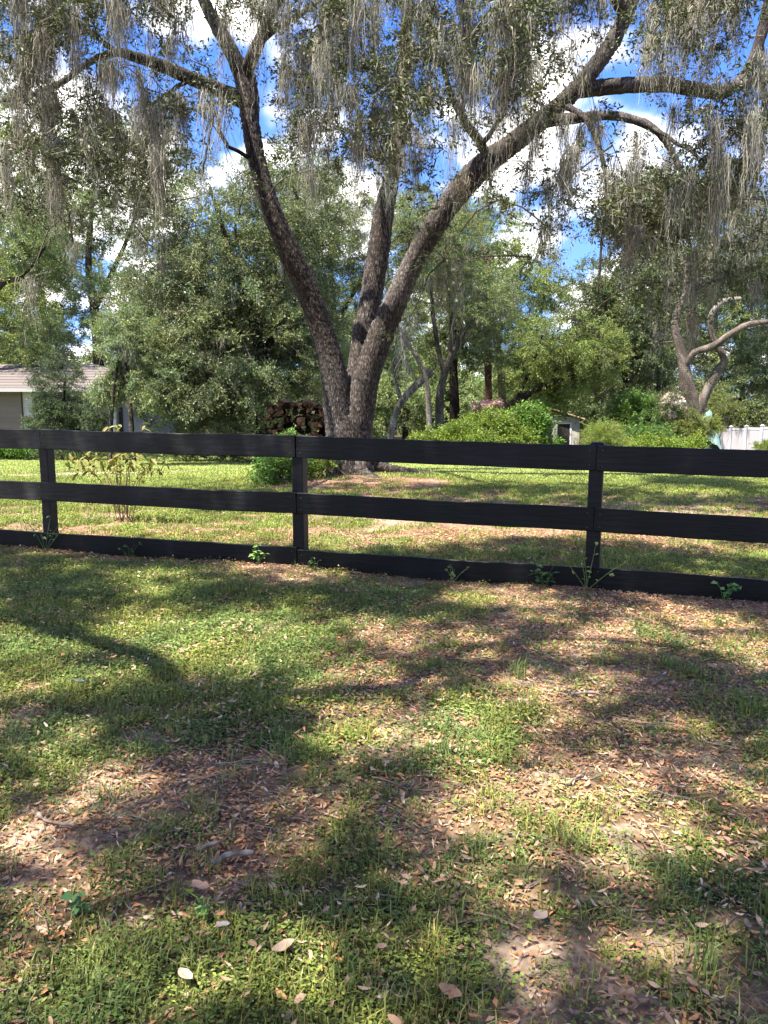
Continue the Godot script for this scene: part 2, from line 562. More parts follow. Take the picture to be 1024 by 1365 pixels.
func _ready() -> void:
	rng.seed = 4711
	n1.seed = 11; n1.frequency = 0.1; n1.fractal_octaves = 3
	n2.seed = 23; n2.frequency = 0.1; n2.fractal_octaves = 3

	# camera, sky, sun, exposure
	var cam := Camera3D.new()
	cam.name = "camera"
	add_child(cam)
	cam.position = EYE
	cam.rotation_degrees.x = -PITCH
	cam.fov = 67.0
	cam.near = 0.05
	cam.far = 2000.0
	cam.current = true
	var env := Environment.new()
	env.background_mode = Environment.BG_SKY
	env.tonemap_mode = Environment.TONE_MAPPER_LINEAR
	env.tonemap_exposure = 4.3
	env.sdfgi_enabled = true
	env.ssao_enabled = true
	env.ssil_enabled = true
	var sm := PanoramaSkyMaterial.new()
	sm.panorama = sky_texture()
	sm.energy_multiplier = 1.3
	env.sky = Sky.new()
	env.sky.sky_material = sm
	var we := WorldEnvironment.new()
	we.name = "world_environment"
	we.environment = env
	add_child(we)
	var sun := DirectionalLight3D.new()
	sun.name = "sun"
	add_child(sun)
	sun.look_at_from_position(Vector3.ZERO, SUN, Vector3(0, 0, -1))
	sun.light_energy = 1.6
	sun.light_color = Color(1.0, 0.96, 0.885)
	sun.light_angular_distance = 0.53
	sun.shadow_enabled = true

	make_materials()
	for s in [[120, 752, 40], [205, 772, 60], [215, 822, 70], [300, 872, 95], [262, 850, 70], [80, 915, 45], [15, 860, 35], [15, 912, 30], [360, 830, 60], [480, 842, 55], [465, 905, 55], [165, 1000, 42], [80, 965, 40], [440, 975, 35], [587, 868, 55], [545, 850, 45], [812, 840, 50], [792, 852, 45], [922, 825, 60], [737, 912, 65], [677, 925, 50], [985, 875, 40], [542, 960, 50], [632, 1000, 50], [732, 1012, 35], [952, 1022, 35], [592, 752, 30], [680, 795, 45], [715, 805, 40], [1012, 835, 35], [497, 1150, 48], [389, 1085, 28], [837, 1120, 38], [862, 1078, 30], [742, 1095, 28], [625, 1342, 45], [222, 1345, 38], [15, 1115, 25], [150, 1018, 38], [300, 760, 40], [430, 770, 40]]:
		var p := gnd(s[0], s[1])
		spots.append(Vector3(p.x, p.z, s[2] * -p.z / F * 1.0))
	for s in [[120, 800, 250, 0.5], [300, 870, 130, 0.45], [80, 900, 120, 0.3], [560, 850, 90, -0.6], [740, 900, 110, -0.75], [800, 820, 160, -0.6], [950, 800, 120, -0.6], [330, 960, 120, 0.1], [90, 1110, 120, -0.35], [300, 1050, 130, -0.45], [280, 1150, 90, -0.5], [430, 1310, 260, 0.5], [160, 1330, 150, 0.3], [620, 1250, 160, 0.15], [780, 1300, 120, -0.55], [650, 1160, 130, -0.3], [560, 980, 130, 0.1], [850, 1010, 130, -0.3], [730, 1020, 40, -0.9], [950, 1022, 50, -0.9], [840, 1120, 50, -0.9], [350, 760, 90, -0.35], [620, 770, 90, -0.3], [460, 820, 90, 0.2], [950, 1150, 140, 0.2], [30, 1260, 100, -0.3], [930, 900, 110, -0.1], [470, 905, 80, -0.5], [165, 1030, 50, -0.6], [400, 1060, 60, -0.4]]:
		var p := gnd(s[0], s[1])
		greens.append(Vector4(p.x, p.z, s[2] * -p.z / F, s[3]))
	build_ground()
	build_fence()
	build_house()
	build_white_fence()
	build_main_oak()
	build_shade_oak()
	build_background()
	build_shrubs()
	build_ground_cover()
	build_small_things()


# ---------- the ground
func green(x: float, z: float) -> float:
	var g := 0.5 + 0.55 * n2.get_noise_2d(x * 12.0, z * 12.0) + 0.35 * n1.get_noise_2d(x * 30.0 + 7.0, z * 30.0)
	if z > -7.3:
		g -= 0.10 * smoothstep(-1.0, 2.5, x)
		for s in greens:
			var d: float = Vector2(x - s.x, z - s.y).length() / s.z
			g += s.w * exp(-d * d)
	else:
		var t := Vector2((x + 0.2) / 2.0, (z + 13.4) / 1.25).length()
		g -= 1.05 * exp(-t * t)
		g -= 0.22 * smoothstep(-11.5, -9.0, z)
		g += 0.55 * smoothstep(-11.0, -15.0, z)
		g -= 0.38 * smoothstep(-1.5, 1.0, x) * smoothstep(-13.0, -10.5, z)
		# the pale track on the left
		g -= 1.4 * path_at(x, z)
	g += 0.5 * n2.get_noise_2d(x * 45.0 + 3.0, z * 45.0)
	return clampf(0.14 + 0.78 * g, 0.0, 1.0)

func sand(x: float, z: float) -> float:
	var b := 0.0
	for q in greens:
		if q.w < -0.7: b = maxf(b, exp(-pow(Vector2(x - q.x, z - q.y).length() / (q.z * (1.0 if q.w < -0.85 else 0.5)), 2.0)))
	return b * smoothstep(-0.25, 0.15, n2.get_noise_2d(x * 40.0, z * 40.0))

func path_at(x: float, z: float) -> float:
	var c := -15.6 - 0.12 * (x + 8.0) + 0.3 * sin(x * 0.7)
	return exp(-pow((z - c) / 0.55, 2.0)) * (1.0 - smoothstep(-4.6, -3.2, x)) * smoothstep(-30.0, -25.0, x)

func build_ground() -> void:
	var xs := []
	var x := 0.0
	var half := []
	while x < 420.0:
		half.append(x)
		x += 0.06 if x < 5.0 else 0.2 if x < 12.0 else (x - 10.0) * 0.12
	for k in range(half.size() - 1, 0, -1): xs.append(-half[k])
	for k in half: xs.append(k)
	var zs := []
	var z := 420.0
	while z > 12.0:
		zs.append(z); z -= z * 0.14
	while z > 0.5:
		zs.append(z); z -= 0.8
	while z > -600.0:
		zs.append(z)
		z -= 0.06 if z > -9.0 else 0.15 if z > -20.0 else 0.5 if z > -50.0 else -z * 0.12
	var mb := MB.new()
	for zz in zs:
		for xx in xs:
			var y := H(xx, zz)
			var g := green(xx, zz)
			var s := n2.get_noise_2d(xx * 6.0 + 90.0, zz * 6.0)
			var fine := n1.get_noise_2d(xx * 60.0, zz * 60.0)
			y += 0.006 * fine
			var soil := Color(0.30, 0.215, 0.15).lerp(Color(0.45, 0.355, 0.27), smoothstep(0.1, 0.45, s))
			soil = soil.lerp(Color(0.20, 0.14, 0.095), smoothstep(0.0, 0.5, -s))
			if zz < -12.0: soil = soil.lerp(Color(0.30, 0.18, 0.125), 0.6)
			soil = soil.lerp(Color(0.50, 0.43, 0.36), path_at(xx, zz))
			if zz > -7.5 and zz < -1.0:
				soil = soil.lerp(Color(0.52, 0.43, 0.35), 0.9 * sand(xx, zz))
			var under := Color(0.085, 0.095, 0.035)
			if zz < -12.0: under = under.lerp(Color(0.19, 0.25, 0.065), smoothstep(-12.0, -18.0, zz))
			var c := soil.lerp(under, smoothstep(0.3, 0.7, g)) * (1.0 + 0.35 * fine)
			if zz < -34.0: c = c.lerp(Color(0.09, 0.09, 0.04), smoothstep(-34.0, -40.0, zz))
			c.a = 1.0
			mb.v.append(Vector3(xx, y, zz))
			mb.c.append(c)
	var nx := xs.size()
	for j in zs.size() - 1:
		for i in nx - 1:
			var a := j * nx + i
			mb.i.append_array([a, a + nx, a + 1, a + 1, a + nx, a + nx + 1])
	mb.n.resize(mb.v.size())
	for j in zs.size():
		for i in nx:
			var a := mb.v[j * nx + maxi(i - 1, 0)]
			var b := mb.v[j * nx + mini(i + 1, nx - 1)]
			var c := mb.v[maxi(j - 1, 0) * nx + i]
			var d := mb.v[mini(j + 1, zs.size() - 1) * nx + i]
			mb.n[j * nx + i] = (c - d).cross(b - a).normalized()
	tag(obj("ground", mb.mesh(), M.ground), "sandy yard ground of leaf litter, weeds and lawn", "ground", "", "structure")


# ---------- the board fence
func plank(L: float, hgt: float, thick: float, col: Color) -> ArrayMesh:
	# along x from 0 to L, bevelled, a little bowed and worn at its edges
	var mb := MB.new()
	var seg := 40
	var b := 0.006
	var ring := [Vector2(-hgt / 2 + b, thick / 2), Vector2(hgt / 2 - b, thick / 2), Vector2(hgt / 2, thick / 2 - b), Vector2(hgt / 2, -thick / 2 + b), Vector2(hgt / 2 - b, -thick / 2), Vector2(-hgt / 2 + b, -thick / 2), Vector2(-hgt / 2, -thick / 2 + b), Vector2(-hgt / 2, thick / 2 - b)]
	var o := rng.randf() * 100.0
	var prev := []
	var prevc := []
	for k in seg + 1:
		var t := float(k) / seg
		var row := []
		var rowc := []
		var dy := 0.006 * n1.get_noise_2d(t * 30.0 + o, 0.0) - 0.004 * sin(PI * t)
		var dz := 0.008 * n1.get_noise_2d(t * 25.0, o)
		for s in 8:
			var q: Vector2 = ring[s]
			row.append(Vector3(t * L, q.x + dy + 0.003 * n1.get_noise_2d(t * 90.0 + o, q.x * 50.0), q.y + dz))
			var w := clampf(0.45 + 1.1 * n2.get_noise_2d(t * L * 14.0 + o, q.x * 9.0), 0.0, 1.0)
			var c := col.lerp(Color(0.058, 0.062, 0.066), pow(w, 3.0) * (0.85 if col.r > 0.008 else 0.25))  # grey patches of wear, with sun dapple painted in
			if s == 2 or s == 3: c = c.lerp(Color(0.05, 0.048, 0.046), 0.4)
			rowc.append(c)
		if k:
			for s in 8:
				var s2 := (s + 1) % 8
				var f := mb.v.size()
				mb.v.append_array([prev[s], prev[s2], row[s2], row[s]])
				mb.c.append_array([prevc[s], prevc[s2], rowc[s2], rowc[s]])
				mb.i.append_array([f, f + 1, f + 2, f, f + 2, f + 3])
		else:
			for s in range(1, 7): mb.tri(row[0], row[s + 1], row[s], col)
		prev = row
		prevc = rowc
	for s in range(1, 7): mb.tri(prev[0], prev[s], prev[s + 1], col)
	return mb.mesh()

func build_fence() -> void:
	var posts := [Vector3(-8.70, 0, -9.54), Vector3(-6.05, 0, -8.60), Vector3(-3.39, 0, -7.66), Vector3(-0.765, 0, -6.745), Vector3(1.62, 0, -5.90), Vector3(4.20, 0, -4.99), Vector3(6.80, 0, -4.08)]
	var heights := [[1.095, 0.568, 0.05], [1.088, 0.564, 0.05], [1.080, 0.561, 0.053], [1.060, 0.566, 0.080], [1.022, 0.546, 0.078], [1.000, 0.520, 0.058], [0.985, 0.505, 0.05]]
	var along: Vector3 = (posts[4] - posts[2]).normalized()
	var turn := atan2(-along.z, along.x)
	var front := Vector3(along.z, 0, -along.x)
	if front.z < 0: front = -front
	var root := thing("board_fence", "black painted three board wooden fence running across the whole yard", "fence", posts[2])
	var nail := SphereMesh.new()
	nail.radius = 0.006; nail.height = 0.008; nail.radial_segments = 6; nail.rings = 3
	for k in posts.size():
		var p: Vector3 = posts[k]
		var mb := MB.new()
		var hw := 0.054
		var top: float = heights[k][0] + 0.098 + (0.02 if k == 4 else 0.0)
		var foot := H(p.x, p.z) - 0.15
		var rings := [[foot, hw], [0.2, hw * 1.01], [0.7, hw * 0.99], [top - 0.012, hw], [top, hw - 0.012]]
		var prev := []
		for r in rings:
			var row := []
			var j := Vector3(rng.randfn(0, 0.002), 0, rng.randfn(0, 0.002))
			var e: float = r[1]
			var bb := 0.008
			for q in [Vector2(-e + bb, e), Vector2(e - bb, e), Vector2(e, e - bb), Vector2(e, -e + bb), Vector2(e - bb, -e), Vector2(-e + bb, -e), Vector2(-e, -e + bb), Vector2(-e, e - bb)]:
				row.append(Vector3(q.x, r[0], q.y) + j)
			if prev.size():
				for s in 8:
					mb.quad(prev[s], row[s], row[(s + 1) % 8], prev[(s + 1) % 8], Color(0.010, 0.011, 0.014))
			prev = row
		for s in range(1, 7): mb.tri(prev[0], prev[s], prev[s + 1], Color(0.03, 0.029, 0.028))
		var post := obj("post", mb.mesh(), M.paint, root, p - root.position - front * 0.068)
		post.rotation.y = turn
	for k in posts.size() - 1:
		var p: Vector3 = posts[k]
		var p2: Vector3 = posts[k + 1]
		for r in 3:
			var h0: float = heights[k][r]
			var h1: float = heights[k + 1][r]
			if r == 2 and k == 3: h0 -= 0.022; h1 -= 0.004
			if r == 2 and k == 4: h0 += 0.004
			var L := Vector2(p2.x - p.x, p2.z - p.z).length()
			var col := Color(0.0035, 0.005, 0.0075)
			if k < 3 and r < 2: col = Color(0.0085, 0.0095, 0.0095)  # left upper boards coloured lighter, as if sunlit
			var gap := 0.007
			var bd := obj("board", plank(sqrt(L * L + (h1 - h0) * (h1 - h0)) - gap, [0.196, 0.186, 0.188][r], 0.026, col), M.paint, root, p + along * gap * 0.5 - root.position + Vector3(0, h0, 0))
			bd.rotation.y = turn
			bd.rotation.z = atan2(h1 - h0, L)
			if k < 1 or k > 4: continue
			for e in [0.045, L - 0.05]:
				for dy in [-0.055, 0.05]:
					var q: Vector3 = p + along * e + front * 0.016 + Vector3(0, lerpf(h0, h1, e / L) + dy + rng.randfn(0, 0.008), 0)
					obj("nail", nail, M.nail if M.has("nail") else nail_mat(), root, q - root.position)

func nail_mat() -> StandardMaterial3D:
	var m := StandardMaterial3D.new()
	m.albedo_color = Color(0.28, 0.28, 0.28)
	m.roughness = 0.5
	M.nail = m
	return m


# ---------- house, shed, white fence
func build_house() -> void:
	var d := 38.0
	var g := H(-16.0, -d)
	var base := Vector3(-16.0, g, -d)
	var house := thing("house", "single storey pale house with brown shingle roof beyond the left trees", "house", base)
	var eave := at(0, 518, d).y - g
	var x0 := at(-150, 500, d).x - base.x
	var x1 := at(206, 500, d).x - base.x
	var wall := MB.new()
	wall.box(Vector3(x0 + 0.5, -0.3, -7.0), Vector3(at(26, 500, d).x - base.x, eave - 0.12, 0.0), Color(0.15, 0.125, 0.105))
	obj("wall", wall.mesh(), M.plain, house)
	var wall2 := MB.new()
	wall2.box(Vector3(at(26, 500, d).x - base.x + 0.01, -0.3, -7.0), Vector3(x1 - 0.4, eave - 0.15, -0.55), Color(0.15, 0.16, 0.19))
	obj("wall", wall2.mesh(), M.plain, house)
	# siding boards on the beige wall
	for k in 11:
		var b := MB.new()
		b.box(Vector3(x0 + 0.5, k * 0.26, 0.003), Vector3(at(26, 500, d).x - base.x, k * 0.26 + 0.245, 0.022), Color(0.16, 0.132, 0.112) * rng.randf_range(0.94, 1.05))
		obj("siding_board", b.mesh(), M.plain, house)
	for px in [33.0, 118.0, 144.0, 148.0]:
		var b := MB.new()
		var x := at(px, 500, d).x - base.x
		var w := 0.22 if px < 40 else 0.09
		b.box(Vector3(x - w, -0.2, -0.30), Vector3(x + w, eave - 0.13, -0.30 + 0.2), Color(0.40, 0.40, 0.41))
		obj("porch_column", b.mesh(), M.plain, house)
	var win := MB.new()
	var wx := at(80, 500, d).x - base.x
	win.box(Vector3(wx - 0.75, 0.9, -0.56), Vector3(wx + 0.75, 2.3, -0.50), Color(0.75, 0.75, 0.75))
	var w := obj("window", win.mesh(), M.plain, house)
	for s in [-1, 1]:
		var pane := MB.new()
		pane.box(Vector3(wx + s * 0.36 - 0.32, 0.98, -0.50), Vector3(wx + s * 0.36 + 0.32, 2.22, -0.485), Color(0.06, 0.07, 0.08))
		obj("pane", pane.mesh(), M.vinyl, w)
	var door := MB.new()
	var dx := at(153, 500, d).x - base.x
	door.box(Vector3(dx - 0.05, -0.05, -0.55), Vector3(dx + 0.12, 2.3, -0.50), Color(0.02, 0.02, 0.025))
	obj("downspout", door.mesh(), M.plain, house)
	# hip roof
	var roof := MB.new()
	var e := 0.6
	var ridge := at(100, 486, d + 3.5).y - g
	var rc := Color(0.128, 0.112, 0.108)
	var A := Vector3(x0 - e, eave, e); var B := Vector3(x1 + e, eave, e); var C := Vector3(x1 + e, eave, -7.0 - e); var D := Vector3(x0 - e, eave, -7.0 - e)
	var R0 := Vector3(x0 + 3.0, ridge, -3.5); var R1 := Vector3(at(128, 486, d + 3.5).x - base.x, ridge, -3.5)
	roof.quad(A, R0, R1, B, rc)
	roof.tri(B, R1, C, rc)
	roof.quad(C, R1, R0, D, rc)
	roof.tri(D, R0, A, rc)
	roof.quad(A - Vector3(0, 0.02, 0), B - Vector3(0, 0.02, 0), C - Vector3(0, 0.02, 0), D - Vector3(0, 0.02, 0), Color(0.4, 0.39, 0.38))
	var rf := obj("roof", roof.mesh(), M.plain, house)
	var fascia := MB.new()
	fascia.box(Vector3(A.x, eave - 0.16, e - 0.02), Vector3(B.x, eave + 0.015, e + 0.02), Color(0.36, 0.355, 0.36))
	obj("fascia", fascia.mesh(), M.plain, rf)
	for k in 9:
		var t0 := k / 9.0
		var t1 := (k + 1) / 9.0
		var c := MB.new()
		var up := Vector3(0, 0.03, 0.012)
		c.quad(A.lerp(R0, t0) + up, A.lerp(R0, t1) + up * 0.4, B.lerp(R1, t1) + up * 0.4, B.lerp(R1, t0) + up, rc * rng.randf_range(0.88, 1.12))
		obj("shingle_course", c.mesh(), M.plain, rf)

	# small shed with rusty roof in the middle distance
	d = 40.0
	var p := ground_at(752, d)
	var shed := thing("shed", "small pale shed with a rusty brown roof slope among the shrubs", "shed", p)
	var ty := at(752, 556, d).y - p.y
	var sw := MB.new()
	sw.box(Vector3(-0.55, -0.1, -2.0), Vector3(0.75, ty, 0.0), Color(0.40, 0.385, 0.36))
	obj("wall", sw.mesh(), M.plain, shed)
	var op := MB.new()
	op.box(Vector3(-0.40, 0.5, 0.0), Vector3(0.25, ty - 0.35, 0.012), Color(0.03, 0.028, 0.026))
	obj("opening", op.mesh(), M.plain, shed)
	var fr := MB.new()
	for q in [[Vector3(-0.48, 0.42, 0.0), Vector3(-0.40, ty - 0.28, 0.03)], [Vector3(0.25, 0.42, 0.0), Vector3(0.33, ty - 0.28, 0.03)], [Vector3(-0.40, ty - 0.35, 0.013), Vector3(0.25, ty - 0.28, 0.03)]]:
		fr.box(q[0], q[1], Color(0.7, 0.69, 0.66))
	obj("frame", fr.mesh(), M.plain, shed)
	var sr := MB.new()
	var rr := Color(0.24, 0.125, 0.09)
	sr.quad(Vector3(-0.9, ty + 0.50, 0.25), Vector3(-0.9, ty + 0.50, -2.2), Vector3(0.95, ty - 0.06, -2.2), Vector3(0.95, ty - 0.06, 0.25), rr)
	sr.quad(Vector3(-0.9, ty + 0.44, 0.25), Vector3(0.95, ty - 0.12, 0.25), Vector3(0.95, ty - 0.12, -2.2), Vector3(-0.9, ty + 0.44, -2.2), rr)
	sr.quad(Vector3(-0.9, ty + 0.44, 0.25), Vector3(-0.9, ty + 0.50, 0.25), Vector3(0.95, ty - 0.06, 0.25), Vector3(0.95, ty - 0.12, 0.25), Color(0.55, 0.36, 0.28))
	sr.quad(Vector3(0.95, ty - 0.12, 0.25), Vector3(0.95, ty - 0.06, 0.25), Vector3(0.95, ty - 0.06, -2.2), Vector3(0.95, ty - 0.12, -2.2), rr)
	obj("roof", sr.mesh(), M.plain, shed)

func build_white_fence() -> void:
	var s := at(936, 571, 45.0)
	var e := at(1085, 566, 39.5)
	var n := 7
	var root := thing("vinyl_fence", "white vinyl privacy fence with capped posts at the right edge", "fence", Vector3(s.x, H(s.x, s.z), s.z))
	var dir := (Vector3(e.x, 0, e.z) - Vector3(s.x, 0, s.z))
	var L := dir.length() / n
	dir = dir.normalized()
	var turn := atan2(-dir.z, dir.x)
	var white := Color(0.40, 0.40, 0.45)
	for k in n + 1:
		var p := s.lerp(e, float(k) / n)
		var g := H(p.x, p.z)
		var mb := MB.new()
		mb.box(Vector3(-0.075, -0.1, -0.075), Vector3(0.075, p.y - g + 0.02, 0.075), white)
		var post := obj("post", mb.mesh(), M.vinyl, root, Vector3(p.x, g, p.z) - root.position)
		post.rotation.y = turn
		var cp := MB.new()
		var y := p.y - g + 0.023
		cp.box(Vector3(-0.095, y, -0.095), Vector3(0.095, y + 0.03, 0.095), white)
		var ap := Vector3(0, y + 0.09, 0)
		var q := [Vector3(-0.085, y + 0.03, -0.085), Vector3(0.085, y + 0.03, -0.085), Vector3(0.085, y + 0.03, 0.085), Vector3(-0.085, y + 0.03, 0.085)]
		for j in 4: cp.tri(q[j], q[(j + 1) % 4], ap, white)
		obj("cap", cp.mesh(), M.vinyl, post)
		if k == n: break
		var p2 := s.lerp(e, float(k + 1) / n)
		var hgt := minf(p.y, p2.y) - minf(g, H(p2.x, p2.z))
		var panel := Node3D.new()
		panel.name = "panel"
		root.add_child(panel, true)
		panel.position = Vector3(p.x, minf(g, H(p2.x, p2.z)), p.z) - root.position
		panel.rotation.y = turn
		var bw := (L - 0.17) / 8.0
		for j in 8:
			var b := MB.new()
			b.box(Vector3(0.085 + j * bw, 0.03, -0.012), Vector3(0.085 + (j + 1) * bw - 0.003, hgt - 0.16, 0.012), white * 0.85 * rng.randf_range(0.97, 1.0))
			obj("board", b.mesh(), M.vinyl, panel)
		for y2 in [0.05, hgt - 0.15]:
			var b := MB.new()
			b.box(Vector3(0.08, y2, -0.025), Vector3(L - 0.08, y2 + 0.13, 0.025), white)
			obj("rail", b.mesh(), M.vinyl, panel)


# ---------- the big oak
func limb_path(pts: Array) -> Array:
	# pts: [px, py, distance, width in px] -> [point, radius]
	var out := []
	for p in pts: out.append([at(p[0], p[1], p[2]), p[3] * p[2] / F * 0.5])
	return out

func build_main_oak() -> void:
	var base := gnd(466, 641)
	base = Vector3(at(466, 641, 14.3).x, H(-0.64, -14.3), -14.3)
	var oak := thing("live_oak", "large forked live oak draped in grey Spanish moss behind the black fence", "tree", base)
	var bark := Color(0.29, 0.262, 0.252)
	var nodes := PackedVector3Array()
	var D := 14.3
	# trunk with root flare, then three stems and the limbs, each swept through the points it passes
	var trunk := [[466, 655, D, 104], [466, 641, D, 84], [466, 628, D, 67], [465, 600, D, 57], [465, 578, D, 56], [466, 564, D, 44], [467, 556, D, 22]]
	var stems := [
		["stem", [[457, 590, D, 38], [452, 550, D, 38], [446, 505, D - 0.05, 33], [432, 450, D - 0.1, 30], [415, 400, D - 0.2, 32], [385, 335, D - 0.4, 34], [362, 280, D - 0.5, 31], [344, 220, D - 0.5, 27], [335, 170, D - 0.5, 26], [331, 130, D - 0.5, 30], [326, 100, D - 0.5, 30]]],
		["stem", [[474, 590, D, 38], [480, 550, D, 37], [490, 500, D - 0.05, 33], [511, 440, D - 0.1, 37], [528, 400, D - 0.2, 38], [551, 350, D - 0.3, 38], [580, 300, D - 0.5, 39], [612, 255, D - 0.6, 41], [642, 223, D - 0.7, 42], [682, 193, D - 0.8, 38], [716, 165, D - 0.8, 35], [748, 138, D - 0.8, 31], [780, 105, D - 0.8, 29], [810, 65, D - 0.7, 27], [834, 20, D - 0.6, 25], [850, -30, D - 0.5, 23], [880, -120, D, 18]]],
		["stem", [[468, 580, D + 0.35, 34], [472, 530, D + 0.4, 28], [483, 460, D + 0.5, 30], [494, 400, D + 0.55, 31], [504, 340, D + 0.6, 30], [511, 290, D + 0.6, 28], [518, 255, D + 0.6, 25], [526, 215, D + 0.7, 20], [530, 160, D + 0.9, 18], [538, 90, D + 1.2, 15], [542, 10, D + 1.5, 12], [545, -80, D + 1.8, 8]]],
	]
	var limbs := [
		[[326, 104, D - 0.5, 26], [310, 72, D - 0.6, 21], [295, 45, D - 0.7, 19], [281, 20, D - 0.8, 17], [266, -12, D - 1.0, 15], [240, -80, D - 1.3, 11]],
		[[329, 108, D - 0.5, 14], [340, 70, D - 0.6, 11], [362, 42, D - 0.8, 10], [405, 16, D - 1.0, 8], [450, -20, D - 1.4, 6]],
		[[327, 135, D - 0.5, 22], [292, 120, D - 0.7, 20], [256, 105, D - 1.0, 19], [216, 88, D - 1.3, 17], [180, 76, D - 1.6, 14], [155, 70, D - 1.8, 12], [118, 84, D - 2.0, 9], [78, 112, D - 2.3, 8], [30, 130, D - 2.7, 6], [-40, 140, D - 3.2, 5]],
		[[155, 70, D - 1.8, 9], [130, 50, D - 2.0, 7], [100, 33, D - 2.2, 6], [60, 40, D - 2.6, 4], [20, 48, D - 2.9, 3]],
		[[762, 122, D - 0.8, 22], [800, 117, D - 0.7, 21], [850, 113, D - 0.6, 20], [890, 113, D - 0.5, 19], [925, 119, D - 0.4, 18], [958, 123, D - 0.3, 19], [985, 110, D - 0.2, 18], [1004, 80, D - 0.1, 16], [1018, 35, D, 15], [1030, -20, D, 13]],
		[[975, 118, D - 0.2, 13], [1010, 108, D - 0.4, 12], [1060, 100, D - 0.8, 9], [1130, 110, D - 1.2, 5]],
		[[722, 162, D - 0.8, 20], [765, 158, D - 1.0, 15], [815, 154, D - 1.3, 13], [858, 164, D - 1.5, 12], [884, 184, D - 1.6, 10], [902, 215, D - 1.7, 8], [918, 255, D - 1.8, 6], [932, 300, D - 1.9, 4]],
		[[750, 140, D - 0.8, 10], [780, 158, D - 1.2, 8], [800, 200, D - 1.5, 7], [808, 245, D - 1.6, 5.5], [803, 310, D - 1.7, 4], [797, 390, D - 1.8, 3]],
		[[1014, 60, D, 10], [1019, 140, D - 0.3, 8], [1016, 200, D - 0.6, 7], [1000, 262, D - 0.8, 5.5], [986, 292, D - 0.9, 4], [996, 312, D - 1.0, 3]],
		[[70, 116, D - 2.3, 6], [62, 150, D - 2.5, 6], [72, 178, D - 2.5, 4.5], [78, 240, D - 2.6, 4], [90, 282, D - 2.6, 3.4], [98, 325, D - 2.7, 2.5]],
		[[62, 152, D - 2.5, 4.5], [40, 168, D - 2.6, 4], [33, 188, D - 2.7, 3.5], [-4, 196, D - 2.9, 3]],
		[[40, 168, D - 2.6, 3.5], [38, 190, D - 2.6, 3], [48, 204, D - 2.6, 2.5], [44, 218, D - 2.6, 2]],
		[[652, 215, D - 0.75, 15], [640, 190, D - 0.9, 13], [622, 165, D - 1.0, 11], [603, 130, D - 1.2, 8], [588, 80, D - 1.4, 7], [574, 35, D - 1.6, 6], [560, -30, D - 1.8, 4]],
		[[640, 195, D - 0.9, 8], [655, 175, D - 1.1, 6], [672, 150, D - 1.3, 5], [680, 100, D - 1.6, 4], [690, 40, D - 2.0, 3]],
		[[528, 203, D + 0.8, 7], [500, 208, D + 0.4, 6], [480, 206, D, 5], [468, 196, D - 0.3, 3.5], [440, 150, D - 0.6, 2.5]],
		[[344, 215, D - 0.5, 6], [300, 190, D - 0.9, 4.5], [287, 150, D - 1.1, 4], [278, 190, D - 1.2, 3], [270, 230, D - 1.3, 2]],
		[[256, 106, D - 1.0, 6], [215, 130, D - 1.4, 4.5], [188, 160, D - 1.8, 4], [200, 195, D - 2.0, 3], [190, 230, D - 2.1, 2]],
		[[858, 164, D - 1.5, 6], [900, 190, D - 1.9, 5], [935, 215, D - 2.2, 4], [950, 280, D - 2.4, 3], [960, 350, D - 2.5, 2]],
		# above the frame: the limbs that carry the crown
		[[266, -10, D - 1.0, 14], [200, -60, D - 2.5, 11], [120, -110, D - 3.8, 8], [20, -150, D - 4.8, 5]],
		[[326, 100, D - 0.5, 18], [380, -20, D - 1.8, 14], [430, -110, D - 3.2, 10], [480, -200, D - 4.3, 6]],
		[[834, 20, D - 0.6, 18], [780, -60, D - 2.0, 13], [700, -120, D - 3.4, 9], [640, -190, D - 4.4, 5]],
		[[850, -30, D - 0.5, 18], [950, -90, D - 1.6, 13], [1060, -120, D - 2.8, 8]],
		[[545, -80, D + 1.8, 8], [620, -110, D + 3.0, 6], [700, -120, D + 4.2, 4]],
		[[542, 10, D + 1.5, 9], [470, -40, D + 2.8, 7], [380, -60, D + 4.0, 4]],
	]
	var mb := MB.new()
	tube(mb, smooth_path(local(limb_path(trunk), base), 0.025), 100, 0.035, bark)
	# buttress roots and the dark knot on the right of the foot
	for r in [[-0.1, 1.2, 0.9], [1.0, 0.7, 0.8], [2.2, 0.8, 0.8], [3.3, 0.9, 0.9], [4.4, 0.7, 0.7], [5.3, 0.9, 0.9]]:
		var d := Vector3(cos(r[0]), 0, sin(r[0]))
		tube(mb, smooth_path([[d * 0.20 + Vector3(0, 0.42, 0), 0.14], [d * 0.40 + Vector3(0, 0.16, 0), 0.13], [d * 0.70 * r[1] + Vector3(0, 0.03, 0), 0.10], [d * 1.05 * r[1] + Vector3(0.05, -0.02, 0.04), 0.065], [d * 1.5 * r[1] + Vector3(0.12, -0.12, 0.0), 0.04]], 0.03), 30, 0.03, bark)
	obj("trunk", mb.mesh(), M.bark, oak)
	for s in stems:
		var m := MB.new()
		var slim: float = [0.82, 0.69, 0.95][stems.find(s)]
		for q in range(3, s[1].size()): s[1][q][3] *= lerpf(1.0, slim, minf(1.0, (q - 2) / 3.0))
		var path: Array = limb_path(s[1])
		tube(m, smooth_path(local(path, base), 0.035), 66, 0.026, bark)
		obj("stem", m.mesh(), M.bark, oak)
		skeleton_of(path.slice(3), 0.25, nodes)
